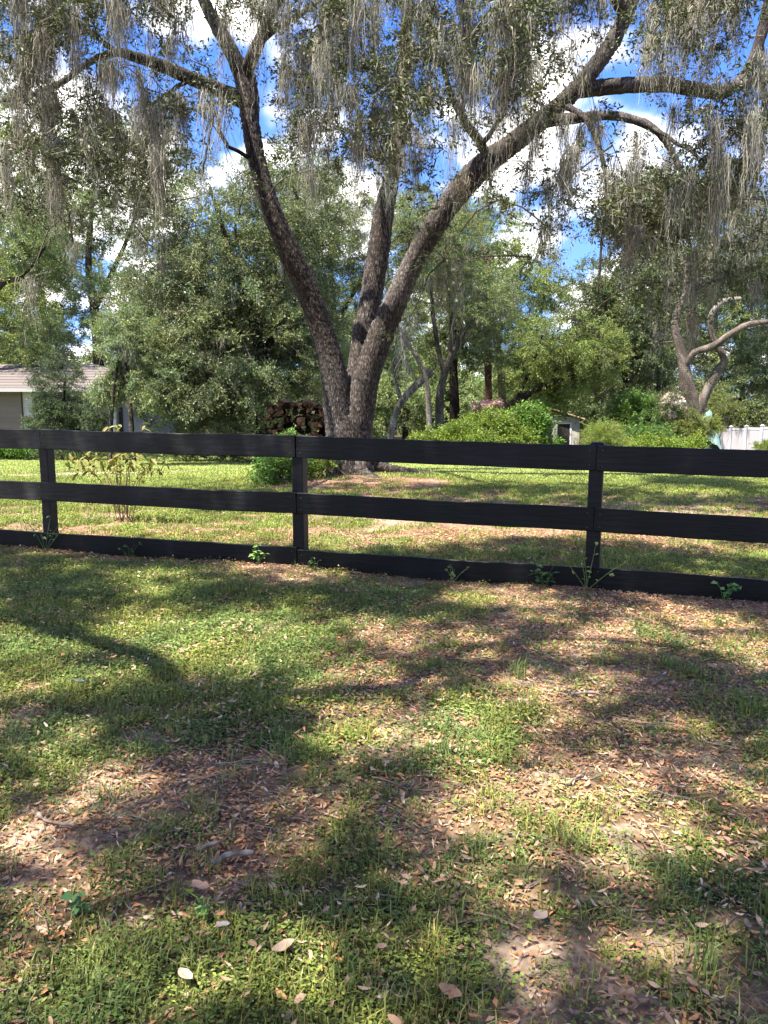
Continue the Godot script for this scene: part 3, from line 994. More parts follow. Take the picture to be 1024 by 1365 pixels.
	for s in limbs:
		var m := MB.new()
		var big: bool = s[0][3] > 9
		if big:
			for q in s: q[3] *= 0.88
		var path := limb_path(s)
		var sweep := smooth_path(local(path, base), 0.08 if big else 0.1)
		if not big:
			for q in range(1, sweep.size()): sweep[q][0] += rnd_dir() * 0.018
		tube(m, sweep, 26 if big else 8, 0.014 if big else 0.003, bark * (0.8 if big else 0.6))  # limb bark darkened to look silhouetted against the sky, thin ones most
		obj("limb", m.mesh(), M.bark, oak)
		skeleton_of(path, 0.25, nodes)

	# where leaves and moss hang thick (tenths; columns of 64, rows of 70 photo pixels from 70 above the frame)
	var leafy := ["7777777777877887", "6666556677765875", "5555446765555665", "4454334444554566", "3233121123344998", "2111000012213997", "0000000000000533", "0000000000001322"]
	var mossy := ["7777777777777765", "9999989999998866", "9987679899996555", "8766647798886666", "7654233643777888", "3520011223344887", "1200000112122876", "0000000010001763"]
	var targets := []
	var hangs := []
	for row in 8:
		for colu in 16:
			for kind in 2:
				var t: int = int((leafy if kind == 0 else mossy)[row][colu])
				var count := int(round(t * (1.6 if kind == 0 else 2.95 if row < 4 else 2.4)))
				for k in count:
					var px := colu * 64.0 + rng.randf() * 64.0
					var py := (row - 1) * 70.0 + rng.randf() * 70.0 - (0 if kind == 0 else 45)
					var d := rng.randf_range(8.8, 11.6) if rng.randf() < 0.66 else rng.randf_range(11.6, 17.5)
					if row > 4: d = rng.randf_range(10.0, 14.5)
					var p := at(px, py, d)
					if rng.randf() < lit(p) - (0.35 if p.z > -11.0 else 0.0): continue
					if d < 14.4 and before_stem(px, py + (0 if kind == 0 else 30)) and rng.randf() < 0.8: continue
					if kind == 0: targets.append(p)
					else: hangs.append(p)
	for k in 95:
		targets.append(at(874, 275, 12.6) + rnd_dir() * Vector3(0.85, 0.55, 0.9) * pow(rng.randf(), 0.4))
	# the crown over the frame
	for k in 420:
		var a := rng.randf() * TAU
		var r := sqrt(rng.randf())
		var p := Vector3(base.x + 0.6 + cos(a) * r * 8.0, 0, base.z + sin(a) * r * 6.0)
		p.y = 8.6 + 3.2 * (1.0 - r * r) + rng.randfn(0, 0.5)
		if p.y < 1.45 + 0.47 * -p.z + 0.3: continue
		if rng.randf() < lit(p) + 0.05: continue
		targets.append(p)
	var near := func(p: Vector3) -> float:
		var b := 1e9
		for q in range(0, nodes.size(), 4): b = minf(b, p.distance_squared_to(nodes[q]))
		return b
	var order := []
	for p in targets: order.append([near.call(p), p, 0])
	for p in hangs:
		if rng.randf() < 0.55: order.append([near.call(p), p, 1])
	order.sort_custom(func(x, y): return x[0] < y[0])
	var wood := MB.new()
	var list := []
	for o in order: list.append(o[1])
	grow(wood, nodes, list, 0.0075, base)
	obj("branches", wood.mesh(), M.twig, oak).set_meta("kind", "stuff")
	var la := []
	var lc := PackedColorArray()
	for o in order:
		var p: Vector3 = o[1]
		for q in 3 if o[2] == 0 else 1:
			var dir := Vector3(rng.randfn(0, 1), rng.randfn(-0.25, 0.5), rng.randfn(0, 1)).normalized()
			la.append(look(dir, rng.randf_range(-0.6, 0.6), rng.randf_range(0.8, 1.3), p - base + rnd_dir() * 0.12))
			lc.append(tint(Color(1, 1, 1), 0.25))
	scatter("crown", [M.oak0, M.oak1, M.oak2, M.oak3], la, lc, M.leaf, oak)
	# moss: hung from the wood nearest above each place; the largest beards are parts, the rest one stuff
	var ma := []
	for p in hangs:
		var best := 1e9
		var q: Vector3 = p
		for k in range(nodes.size()):
			var dd: Vector3 = nodes[k] - p
			var d: float = dd.length_squared() + (0.6 if dd.y < -0.2 else 0.0)
			if d < best:
				best = d; q = nodes[k]
		if best > 0.5: continue
		var s := rng.randf_range(0.65, 1.35)
		ma.append([Transform3D(Basis(Vector3.UP, rng.randf() * TAU).scaled(Vector3(rng.randf_range(0.8, 1.3), s, rng.randf_range(0.8, 1.3))), q - base), s])
	for k in 34:
		var q := at(rng.randf_range(500, 548), rng.randf_range(130, 250), D + rng.randf_range(0.15, 0.6))
		ma.append([Transform3D(Basis(Vector3.UP, rng.randf() * TAU).scaled(Vector3(1, 0.9, 1)), q - base), rng.randf_range(0.7, 1.1)])
	# short beards along the big limbs
	for k in range(0, nodes.size(), 5):
		if rng.randf() < 0.32:
			var s := rng.randf_range(0.35, 0.9)
			ma.append([Transform3D(Basis(Vector3.UP, rng.randf() * TAU).scaled(Vector3(0.9, s, 0.9)), nodes[k] - base), s])
	ma.sort_custom(func(x, y): return x[1] > y[1])
	var rest := []
	var rc := PackedColorArray()
	for k in ma.size():
		if k < 280:
			var o := obj("moss_beard", M["moss%d" % (k % 8)], M.moss, oak)
			o.transform = ma[k][0]
		else:
			rest.append(ma[k][0])
			rc.append(tint(Color(1, 1, 1), 0.2))
	scatter("spanish_moss", [M.moss0, M.moss1, M.moss2, M.moss3, M.moss4, M.moss5, M.moss6, M.moss7], rest, rc, M.moss, oak)

func before_stem(px: float, py: float) -> bool:
	# the big stems stand clear of the foliage in front of them
	for line in [[446, 505, 415, 400], [415, 400, 362, 280], [362, 280, 335, 170], [335, 170, 326, 100], [490, 500, 528, 400], [528, 400, 580, 300], [580, 300, 642, 223], [642, 223, 716, 165], [716, 165, 780, 105], [780, 105, 850, -30], [780, 112, 960, 123], [960, 123, 1018, 35], [480, 460, 513, 255], [326, 104, 281, 20], [327, 135, 216, 88], [216, 88, 155, 72], [155, 72, 78, 112], [765, 158, 884, 184], [884, 184, 918, 255]]:
		var a := Vector2(line[0], line[1])
		var b := Vector2(line[2], line[3])
		if Geometry2D.get_closest_point_to_segment(Vector2(px, py), a, b).distance_to(Vector2(px, py)) < 30.0: return true
	return false

func local(path: Array, base: Vector3) -> Array:
	var out := []
	for p in path: out.append([p[0] - base, p[1]])
	return out

func build_shade_oak() -> void:
	# the oak that the photographer stands under: its shade lies over the near ground
	var base := Vector3(-7.5, H(-7.5, 4.5), 4.5)
	var oak := thing("shade_oak", "broad oak behind the camera whose crown shades the near ground", "tree", base)
	var nodes := PackedVector3Array()
	var bark := Color(0.15, 0.12, 0.10)
	var mb := MB.new()
	var path := [[Vector3(0, -0.2, 0), 0.55], [Vector3(0.1, 1.2, 0), 0.42], [Vector3(0.3, 3.0, -0.2), 0.38], [Vector3(0.6, 5.0, -0.6), 0.32]]
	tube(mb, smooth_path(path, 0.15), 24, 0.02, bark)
	obj("trunk", mb.mesh(), M.bark, oak)
	var ends := [Vector3(0.0, 9.0, -6.0), Vector3(-3.0, 8.0, 2.0), Vector3(5.0, 8.5, 1.5), Vector3(7.5, 8.8, -1.0)]
	for e in ends:
		var m := MB.new()
		var p := [[Vector3(0.4, 3.8, -0.3), 0.2], [Vector3(0.6, 5.4, -0.6).lerp(e, 0.3) + Vector3(0, 0.8, 0), 0.12], [Vector3(0.6, 5.0, -0.6).lerp(e, 0.65) + Vector3(0, 0.7, 0), 0.075], [e, 0.03]]
		var sp := smooth_path(p, 0.2)
		tube(m, sp, 12, 0.012, bark)
		obj("limb", m.mesh(), M.bark, oak)
		for q in sp: nodes.append(q[0] + base)
	# crooked limb added out of view, bent to cast the winding dark band
	for bent in [[[-60, 790, 8.2], [60, 835, 8.4], [170, 880, 8.5], [280, 928, 8.6], [420, 932, 8.8], [545, 912, 8.9], [640, 868, 8.9], [800, 852, 9.0], [960, 880, 9.1]]]:
		var m := MB.new()
		var p := [[Vector3(0.3, 3.2, -0.2), 0.22], [Vector3(0.7, 5.6, -0.8), 0.19]]
		for q in bent:
			var g := gnd(q[0], q[1])
			var k: float = q[2]
			p.append([Vector3(g.x - 0.34 * k, g.y + k, g.z + 0.30 * k) - base + rnd_dir() * 0.08, 0.105 * (1.0 - 0.08 * (p.size() - 1))])
		var sp := smooth_path(p, 0.2)
		tube(m, sp, 14, 0.02, bark)
		obj("limb", m.mesh(), M.bark, oak)
		for q in sp: nodes.append(q[0] + base)
	var targets := []
	for k in 2000:
		var p := Vector3(rng.randf_range(-8.0, 2.6), rng.randf_range(7.6, 9.6), rng.randf_range(-5.2, 4.0))
		if p.y < 1.45 + 0.475 * -p.z + 0.9: continue
		if rng.randf() < lit(p): continue
		targets.append(p)
	targets.sort_custom(func(a, b): return a.distance_squared_to(base + Vector3(3, 8, -4)) < b.distance_squared_to(base + Vector3(3, 8, -4)))
	var wood := MB.new()
	grow(wood, nodes, targets.slice(0, targets.size() / 2), 0.008, base)
	obj("branches", wood.mesh(), M.twig, oak).set_meta("kind", "stuff")
	var la := []
	var lc := PackedColorArray()
	for p in targets:
		for q in 3:
			var dir := Vector3(rng.randfn(0, 1), rng.randfn(-0.1, 0.4), rng.randfn(0, 1)).normalized()
			la.append(look(dir, rng.randf_range(-0.6, 0.6), rng.randf_range(0.8, 1.1), p - base))
			lc.append(tint(Color(1, 1, 1)))
	scatter("crown", [M.shade0, M.shade1], la, lc, M.leaf, oak)


# ---------- trees behind
func trunk_px(pts: Array, d: float) -> Array:
	var out := []
	for p in pts: out.append([at(p[0], p[1], d + (p[3] if p.size() > 3 else 0.0)), p[2] * d / F * 0.5])
	return out

func blob(px: float, py: float, d: float, rx: float, ry: float, rz: float, count: int) -> Array:
	return [at(px, py, d), Vector3(rx * d / F, ry * d / F, rz), count]

func foot(px: float, d: float) -> Vector3:
	var x := at(px, 600, d).x
	return Vector3(x, H(x, -d) - 0.05, -d)

func build_background() -> void:
	var grey := Color(0.24, 0.215, 0.19)
	var dark := Color(0.105, 0.09, 0.08)
	var SP: Array = [M.spray0, M.spray1, M.spray2]
	var FS: Array = [M.far0, M.far1, M.far2]
	# the dense dome left of the big oak
	var b := foot(352, 22.0)
	bg_tree("dense_oak", "dense dark green oak drooping to the lawn left of the moss draped oak", "tree", b,
		[[[b, 0.24], [at(350, 500, 22.0), 0.19], [at(338, 430, 22.0), 0.14], [at(305, 330, 22.0), 0.08], [at(280, 250, 22.0), 0.04]], [[at(350, 500, 22.0), 0.13], [at(372, 400, 22.3), 0.09], [at(398, 250, 22.5), 0.05]]],
		[blob(300, 330, 22.0, 130, 110, 2.6, 520), blob(330, 480, 21.5, 105, 100, 2.4, 560), blob(400, 300, 23.5, 70, 110, 2.2, 280), blob(228, 410, 24.5, 80, 90, 2.0, 260), blob(420, 470, 23.5, 45, 100, 1.6, 170), blob(250, 520, 21.5, 70, 60, 1.6, 200)],
		SP, 1.0, Color(1.7, 1.78, 1.72), dark, 150, 0.06)
	b = foot(178, 21.0)
	bg_tree("silvery_oak", "silvery grey green small tree in front of the pale house", "tree", b,
		[[[b, 0.07], [at(172, 520, 21.0), 0.06], [at(165, 470, 21.0), 0.04], [at(170, 430, 21.0), 0.02]], [[foot(146, 21.1), 0.05], [at(150, 540, 21.1), 0.045], [at(158, 480, 21.0), 0.03]]],
		[blob(175, 475, 21.0, 54, 60, 1.2, 300), blob(205, 510, 21.0, 44, 38, 1.0, 150), blob(142, 500, 21.3, 26, 34, 0.8, 90)],
		SP, 0.75, Color(2.6, 2.8, 2.6), grey, 60, 0.0)
	b = foot(82, 27.0)
	bg_tree("dark_bush_tree", "low dark green tree hiding part of the house wall", "tree", b,
		[[[b, 0.08], [at(84, 545, 27.0), 0.06], [at(88, 500, 27.0), 0.03]]],
		[blob(84, 530, 27.0, 36, 54, 1.0, 330), blob(128, 548, 26.5, 18, 36, 0.7, 90), blob(64, 562, 27.0, 26, 26, 0.8, 120), blob(108, 556, 27.0, 22, 30, 0.8, 90)], SP, 0.65, Color(0.85, 1.05, 0.95), dark, 0, 0.0)
	b = foot(15, 31.0)
	bg_tree("bright_oak", "bright green round tree at the far left edge behind the house roof", "tree", b + Vector3(0, 0, -16),
		[[[b + Vector3(0, 0, -16), 0.2], [at(25, 500, 47.0), 0.16], [at(28, 420, 47.0), 0.08]]],
		[blob(10, 405, 47.0, 44, 48, 2.6, 130), blob(30, 460, 47.0, 56, 30, 2.2, 80)], FS, 0.8, Color(2.4, 2.6, 1.5), dark, 20, 0.0)
	b = foot(128, 48.0)
	bg_tree("tall_oak", "tall dark trunked oak rising behind the house left of centre", "tree", b,
		[[[b, 0.42], [at(132, 500, 48.0), 0.35], [at(127, 420, 48.0), 0.28], [at(118, 350, 48.0), 0.20], [at(125, 260, 48.0), 0.1]], [[at(127, 410, 48.0), 0.2], [at(165, 330, 48.0), 0.12], [at(190, 260, 48.0), 0.06]]],
		[blob(130, 280, 48.0, 85, 45, 3.5, 130), blob(190, 220, 50.0, 60, 60, 3.0, 120), blob(60, 320, 49.0, 60, 30, 3.0, 70), blob(110, 200, 50.0, 55, 60, 3.0, 90), blob(160, 400, 46.0, 60, 40, 3.0, 90)], FS, 0.75, Color(2.0, 2.25, 1.9), dark, 90, 0.12)
	b = foot(-30, 40.0)
	bg_tree("edge_oak", "mossy oak spreading in from the left edge above the house", "tree", b,
		[[[b, 0.35], [at(-30, 450, 40.0), 0.3], [at(0, 380, 40.0), 0.18], [at(30, 370, 40.0), 0.1], [at(60, 330, 40.0), 0.05]]],
		[blob(0, 300, 40.0, 70, 45, 3.0, 90), blob(45, 350, 41.0, 50, 28, 2.5, 55), blob(10, 200, 42.0, 60, 60, 3.0, 90), blob(55, 455, 42.0, 50, 30, 2.5, 70)], FS, 0.75, Color(2.2, 2.4, 1.8), dark, 90, 0.12)
	b = foot(452, 33.0)
	bg_tree("grey_mossy_oak", "grey green mossy oak filling the gaps between the big oak's stems", "tree", b,
		[[[b, 0.22], [at(450, 520, 33.0), 0.19], [at(445, 420, 33.0), 0.13], [at(440, 320, 33.0), 0.06]], [[at(446, 440, 33.0), 0.1], [at(490, 360, 33.2), 0.07], [at(545, 300, 33.4), 0.04]]],
		[blob(430, 290, 33.0, 62, 70, 2.2, 210), blob(440, 420, 33.5, 60, 80, 2.2, 230), blob(505, 330, 33.5, 55, 70, 2.2, 150), blob(560, 290, 34.0, 45, 40, 2.0, 60)], SP, 1.05, Color(2.3, 2.4, 2.15), grey, 190, 0.03)
	b = foot(60, 55.0)
	bg_tree("grey_green_oak", "tall grey green oak filling the skyline left of the tall dark trunk", "tree", b,
		[[[b, 0.35], [at(62, 480, 55.0), 0.3], [at(55, 380, 55.0), 0.2], [at(50, 290, 55.0), 0.08]]],
		[blob(50, 270, 55.0, 70, 55, 3.5, 130), blob(20, 350, 55.0, 70, 45, 3.5, 110), blob(100, 350, 55.0, 60, 45, 3.5, 100), blob(60, 430, 55.0, 80, 40, 3.5, 120)], FS, 0.85, Color(2.0, 2.2, 1.85), dark, 80, 0.06)
	# centre and right
	b = foot(672, 52.0)
	bg_tree("pale_green_tree", "tall airy light green tree in the gap right of the big oak", "tree", b,
		[[[b, 0.28], [at(668, 500, 52.0), 0.24], [at(655, 420, 52.0), 0.18], [at(640, 340, 52.0), 0.10], [at(645, 290, 52.0), 0.04]], [[at(655, 430, 52.0), 0.12], [at(700, 370, 52.0), 0.08], [at(720, 330, 52.0), 0.04]]],
		[blob(640, 320, 52.0, 62, 52, 3.5, 200), blob(690, 370, 52.0, 60, 45, 3.5, 160), blob(600, 380, 53.0, 55, 50, 3.0, 130), blob(730, 400, 53.0, 35, 28, 2.5, 60), blob(650, 440, 54.0, 80, 40, 3.5, 140)],
		FS, 0.7, Color(2.5, 2.7, 1.6), grey, 70, 0.12)
	b = foot(528, 34.0)
	bg_tree("leaning_grey_tree", "pale grey leaning trunk with a broken top right of the big oak", "tree", b,
		[[[foot(517, 34.0), 0.15], [at(526, 556, 34.0), 0.14], [at(540, 530, 34.0), 0.16], [at(558, 511, 34.0), 0.18], [at(576, 494, 34.0), 0.17]], [[at(534, 530, 34.0), 0.1], [at(526, 500, 34.1), 0.08], [at(530, 440, 34.3), 0.05]]],
		[blob(532, 460, 34.5, 28, 40, 1.2, 45)], SP, 0.9, Color(1.6, 1.9, 1.1), Color(0.60, 0.57, 0.53), 20, 0.0)
	b = foot(574, 32.0)
	bg_tree("slender_grey_tree", "slender pale grey tree bent to the left beside the leaning trunk", "tree", b,
		[[[b, 0.13], [at(572, 560, 32.0), 0.11], [at(568, 505, 32.0), 0.10], [at(552, 470, 32.0), 0.085], [at(533, 440, 32.0), 0.07], [at(522, 400, 32.3), 0.05], [at(515, 340, 32.5), 0.03]]],
		[blob(540, 400, 33.0, 45, 60, 1.8, 90), blob(570, 330, 33.0, 40, 45, 1.6, 70)], SP, 0.9, Color(1.6, 1.8, 1.3), Color(0.55, 0.52, 0.48), 70, 0.05)
	b = foot(590, 36.0)
	bg_tree("forked_grey_tree", "grey forked oak with dark slender stems behind the shrub bank", "tree", b,
		[[[b, 0.22], [at(586, 540, 36.0), 0.19], [at(594, 495, 36.0), 0.17], [at(612, 455, 36.0), 0.15], [at(632, 420, 36.0), 0.08], [at(650, 380, 36.3), 0.04]], [[at(592, 500, 36.0), 0.12], [at(580, 440, 36.0), 0.10], [at(574, 380, 36.0), 0.07], [at(570, 320, 36.0), 0.04]], [[at(600, 480, 36.0), 0.10], [at(602, 420, 36.0), 0.09], [at(594, 360, 36.0), 0.05]]],
		[blob(590, 340, 36.5, 55, 65, 2.2, 190), blob(640, 410, 36.5, 50, 50, 2.0, 130), blob(565, 300, 37.0, 50, 50, 2.0, 120), blob(620, 280, 37.5, 50, 40, 2.0, 100)], SP, 1.0, Color(2.1, 2.25, 1.8), Color(0.36, 0.33, 0.30), 150, 0.06)
	b = foot(606, 40.0)
	bg_tree("dark_trunk_tree", "straight dark brown trunk standing left of the pink blossom", "tree", b,
		[[[b, 0.27], [at(606, 545, 40.0), 0.25], [at(605, 500, 40.0), 0.23], [at(604, 440, 40.0), 0.18], [at(600, 360, 40.0), 0.10]]],
		[blob(610, 400, 41.0, 60, 50, 2.5, 110), blob(620, 460, 41.0, 50, 30, 2.2, 80)], FS, 0.7, Color(1.5, 1.65, 1.2), dark, 60, 0.08)
	b = foot(652, 46.0)
	bg_tree("reddish_pine", "reddish brown pine trunk rising above the pink blossom", "tree", b,
		[[[b, 0.24], [at(651, 500, 46.0), 0.22], [at(650, 440, 46.0), 0.18], [at(652, 340, 46.0), 0.1]]],
		[blob(650, 400, 47.0, 50, 40, 2.5, 70), blob(680, 460, 46.0, 50, 26, 2.2, 70)], FS, 0.75, Color(1.2, 1.4, 0.9), Color(0.34, 0.22, 0.17), 40, 0.1)
	b = foot(700, 36.0)
	bg_tree("low_limb_oak", "bright leaved oak with a long dark limb reaching right", "tree", b + Vector3(-0.9, 0, 0),
		[[[foot(672, 36.0), 0.26], [at(676, 550, 36.0), 0.22], [at(700, 528, 36.0), 0.18], [at(735, 510, 36.0), 0.14], [at(770, 500, 36.0), 0.11], [at(800, 490, 36.0), 0.06]], [[at(690, 532, 36.0), 0.1], [at(712, 480, 36.3), 0.07], [at(728, 430, 36.5), 0.03]]],
		[blob(740, 465, 36.5, 62, 42, 2.2, 260), blob(790, 470, 37.0, 42, 45, 2.0, 150), blob(700, 500, 37.0, 40, 30, 1.8, 100), blob(760, 520, 37.5, 55, 28, 1.8, 130)], SP, 1.15, Color(1.8, 2.0, 1.0), dark, 50, 0.02)
	b = foot(925, 40.0)
	bg_tree("twisted_oak", "old oak with pale twisted limbs in front of the white fence", "tree", b,
		[[[b, 0.55], [at(924, 560, 40.0), 0.42], [at(921, 535, 40.0), 0.40], [at(915, 510, 40.0), 0.34], [at(908, 470, 40.2), 0.26], [at(900, 430, 40.3), 0.20], [at(915, 380, 40.4), 0.12], [at(905, 330, 40.5), 0.06]],
		[[at(930, 552, 40.0), 0.28], [at(942, 522, 39.8), 0.25], [at(958, 492, 39.6), 0.24], [at(966, 480, 39.5), 0.17], [at(950, 450, 39.5), 0.14], [at(948, 420, 39.4), 0.14], [at(965, 402, 39.3), 0.14], [at(988, 398, 39.2), 0.10]],
		[[at(912, 490, 40.1), 0.2], [at(926, 470, 39.6), 0.17], [at(950, 462, 39.2), 0.18], [at(975, 445, 38.8), 0.17], [at(1000, 432, 38.6), 0.15], [at(1040, 428, 38.4), 0.1]]],
		[blob(890, 350, 43.5, 70, 55, 2.6, 160), blob(985, 325, 43.5, 60, 55, 2.6, 160), blob(940, 270, 42.5, 60, 50, 3.0, 120), blob(1015, 490, 44.0, 36, 36, 2.0, 90), blob(865, 430, 43.0, 34, 55, 2.2, 90), blob(1035, 370, 43.5, 40, 40, 2.2, 80)], FS, 0.75, Color(1.6, 1.75, 1.5), Color(0.60, 0.53, 0.48), 230, 0.13)
	b = foot(832, 44.0)
	bg_tree("thin_dark_oak", "thin dark trunked mossy oak between shed and white fence", "tree", b,
		[[[b, 0.2], [at(836, 540, 44.0), 0.16], [at(830, 470, 44.0), 0.12], [at(826, 400, 44.0), 0.06]], [[foot(874, 44.5), 0.14], [at(878, 500, 44.5), 0.12], [at(872, 430, 44.5), 0.08]]],
		[blob(830, 420, 44.5, 55, 60, 2.6, 170), blob(840, 500, 45.0, 55, 45, 2.4, 150), blob(790, 400, 45.0, 40, 50, 2.2, 90)], FS, 0.75, Color(1.35, 1.5, 1.2), dark, 180, 0.08)
	# the wood that closes the view, tree by tree
	var spots_ := [[-120, 66, 330, 1.0], [-40, 62, 420, 1.1], [40, 70, 430, 1.0], [95, 64, 460, 1.15], [170, 72, 430, 0.9], [235, 66, 380, 1.0], [300, 74, 330, 1.1], [365, 68, 300, 0.95], [430, 72, 340, 1.05], [485, 66, 400, 1.2], [540, 74, 410, 1.1], [590, 68, 430, 1.3], [640, 76, 455, 1.2], [700, 66, 465, 1.2], [745, 74, 455, 1.05], [790, 66, 410, 0.9], [840, 72, 350, 0.85], [890, 66, 320, 0.8], [940, 74, 300, 0.9], [990, 66, 310, 0.85], [1050, 70, 320, 0.9], [1120, 66, 320, 1.0], [1190, 70, 330, 1.0]]
	var kinds := ["dark green", "grey green", "yellowish green", "dusty green", "mossy"]
	for k in spots_.size():
		var s: Array = spots_[k]
		var d: float = s[1]
		b = foot(s[0], d)
		var top: float = s[2] + 20
		var mid: float = (top + 560) * 0.5
		var lean := rng.randf_range(-14, 14)
		var where := "at the far left" if s[0] < 60 else "behind the house" if s[0] < 260 else "behind the dense dark oak" if s[0] < 440 else "behind the big oak's trunk" if s[0] < 560 else "beyond the bright shrub bank" if s[0] < 720 else "behind the small shed" if s[0] < 860 else "behind the twisted oak" if s[0] < 980 else "beyond the white fence"
		bg_tree("woodland_tree", "%s woodland tree %s, %s" % [kinds[k % 5], where, ["tall and loose", "broad and low", "narrow", "leaning a little", "with an open crown"][(k * 3 + k / 5) % 5]], "tree", b,
			[[[b, 0.3], [at(s[0] + lean * 0.3, 540, d), 0.26], [at(s[0] + lean, mid, d), 0.18], [at(s[0] + lean * 1.4, top + 30, d), 0.05]]],
			[blob(s[0] + lean, top + 45, d, 46, 50, 3.2, 110), blob(s[0] - 14, mid + 10, d, 58, 52, 3.6, 150), blob(s[0] + 16, 540, d - 3.0, 62, 42, 3.2, 150)],
			FS, 1.05, Color(1.9, 2.1, 1.65) * s[3], dark if k % 3 else grey, 50, 0.06, "woodland trees that close the view")


func build_shrubs() -> void:
	var SP: Array = [M.spray0, M.spray1, M.spray2]
	var BL: Array = [M.broad0, M.broad1]
	shrub("bright_shrub", "bright yellow green shrub bank right of the big oak", foot(640, 30.0), [blob(575, 594, 30.0, 30, 16, 0.8, 80), blob(652, 572, 30.5, 34, 22, 1.0, 130), blob(612, 584, 29.5, 26, 18, 0.8, 80), blob(688, 588, 30.0, 22, 16, 0.7, 60), blob(630, 592, 29.0, 40, 12, 0.8, 80)], BL, 0.8, Color(1.7, 1.75, 0.75))
	shrub("deep_green_shrub", "deep green leafy shrub between bright shrub bank and shed", foot(718, 31.0), [blob(706, 574, 31.0, 24, 30, 0.9, 150), blob(728, 596, 30.5, 20, 9, 0.6, 40)], BL, 0.95, Color(1.15, 1.6, 0.75))
	shrub("feathery_shrub", "pale feathery yellow green shrub right of the small shed", foot(795, 31.0), [blob(803, 588, 31.0, 26, 22, 0.8, 160)], [M.fine0], 0.7, Color(2.0, 2.05, 1.15))
	shrub("arching_palm_shrub", "dark green shrub of arching fronds left of the white blossom", foot(855, 36.0), [blob(848, 562, 37.0, 30, 40, 1.2, 180), blob(865, 592, 35.0, 30, 20, 0.9, 90)], [M.fine0, M.broad1], 1.15, Color(0.95, 1.35, 0.8))
	shrub("lime_shrub", "low lime green shrub at the near end of the white fence's left", foot(890, 33.0), [blob(880, 600, 33.0, 46, 16, 0.8, 130), blob(926, 594, 33.0, 9, 12, 0.4, 30)], BL, 0.75, Color(1.9, 2.0, 0.8))
	shrub("bronze_shrub", "bronze tinted upright shrub left of the white vinyl fence", foot(918, 35.0), [blob(918, 576, 35.0, 20, 30, 0.7, 110), blob(962, 552, 50.0, 26, 26, 1.2, 90), blob(945, 572, 36.0, 16, 15, 0.6, 80), blob(930, 584, 36.0, 14, 14, 0.5, 60)], [M.broad1, M.spray1], 0.62, Color(1.75, 1.6, 0.95))
	shrub("white_blossom_shrub", "shrub covered with whitish pink blossom below the twisted oak", foot(898, 35.5), [blob(896, 540, 35.5, 18, 20, 0.7, 120)], [M.bloom, M.bloom, M.spray0], 0.7, Color(1.0, 0.94, 0.92))
	shrub("pink_crape_myrtle", "pink flowering crape myrtle above the bright shrub bank", foot(652, 36.0), [blob(640, 541, 36.0, 12, 7, 0.6, 26), blob(660, 539, 36.0, 10, 7, 0.6, 22)], [M.bloom], 0.8, Color(1.0, 0.66, 0.72))
	shrub("corner_shrub", "yellow green shrub in front of the white fence at the right edge", foot(1012, 26.0), [blob(1022, 600, 26.0, 15, 9, 0.45, 45)], BL, 0.38, Color(1.8, 1.8, 0.7))
	shrub("fern_clump", "dark low fern clump on the lawn at the right edge", foot(992, 17.5), [[foot(992, 17.5) + Vector3(0, 0.06, 0), Vector3(0.45, 0.16, 0.3), 50]], [M.fine0], 0.32, Color(1.1, 1.3, 0.7), 3)
	shrub("house_hedge", "low green hedge along the lawn at the far left edge", foot(10, 27.0), [blob(0, 604, 27.0, 30, 9, 0.6, 90), blob(30, 604, 27.0, 22, 9, 0.6, 60), blob(-40, 604, 27.0, 30, 9, 0.6, 60)], BL, 0.7, Color(1.1, 1.6, 0.7))
	shrub("shade_hedge", "dark low hedge in the shade under the dense oak", foot(140, 26.0), [blob(90, 606, 26.0, 40, 9, 0.7, 100), blob(160, 606, 26.0, 50, 9, 0.7, 110), blob(250, 606, 25.0, 60, 8, 0.7, 120), blob(340, 606, 24.0, 50, 8, 0.7, 90)], SP, 0.6, Color(0.8, 1.0, 0.7))
	shrub("holly_bush", "glossy dark green bush at the foot of the firewood stack", foot(372, 13.2), [blob(372, 624, 13.2, 26, 26, 0.35, 130), blob(352, 640, 13.2, 14, 12, 0.25, 40), blob(392, 610, 13.3, 16, 26, 0.3, 60)], [M.oak0, M.broad0], 0.42, Color(1.15, 1.7, 0.95))
	shrub("trunk_creeper", "pale green leafy creeper growing against the left of the oak trunk", foot(420, 13.6), [blob(420, 628, 13.6, 20, 14, 0.22, 50), blob(438, 612, 13.6, 8, 14, 0.15, 20)], [M.broad0], 0.28, Color(1.9, 2.1, 1.1), 3)

	# the yellow leaved sapling just behind the fence: every drooping leaf a piece of its own
	var base := foot(165, 9.2)
	var sap := thing("yellow_leaved_sapling", "young plant with drooping yellow green leaves behind the left fence bay", "plant", base)
	var wood := MB.new()
	var lv := []
	for k in 3:
		var m := MB.new()
		var n := [Color(0.15, 0.15, 0.032), Color(0.11, 0.135, 0.03), Color(0.18, 0.155, 0.045)][k] as Color
		for q in 3:
			var t0 := q / 3.0
			var t1 := (q + 1) / 3.0
			var w0 := 0.018 * sin(PI * (t0 * 0.9 + 0.05)); var w1 := 0.018 * sin(PI * (t1 * 0.9 + 0.05))
			var y0 := -0.03 * t0 * t0; var y1 := -0.03 * t1 * t1
			m.quad(Vector3(-w0, y0 + w0 * 0.3, t0 * 0.11), Vector3(0, y0, t0 * 0.11), Vector3(0, y1, t1 * 0.11), Vector3(-w1, y1 + w1 * 0.3, t1 * 0.11), n)
			m.quad(Vector3(0, y0, t0 * 0.11), Vector3(w0, y0 + w0 * 0.3, t0 * 0.11), Vector3(w1, y1 + w1 * 0.3, t1 * 0.11), Vector3(0, y1, t1 * 0.11), n * 0.9)
		lv.append(m.mesh())
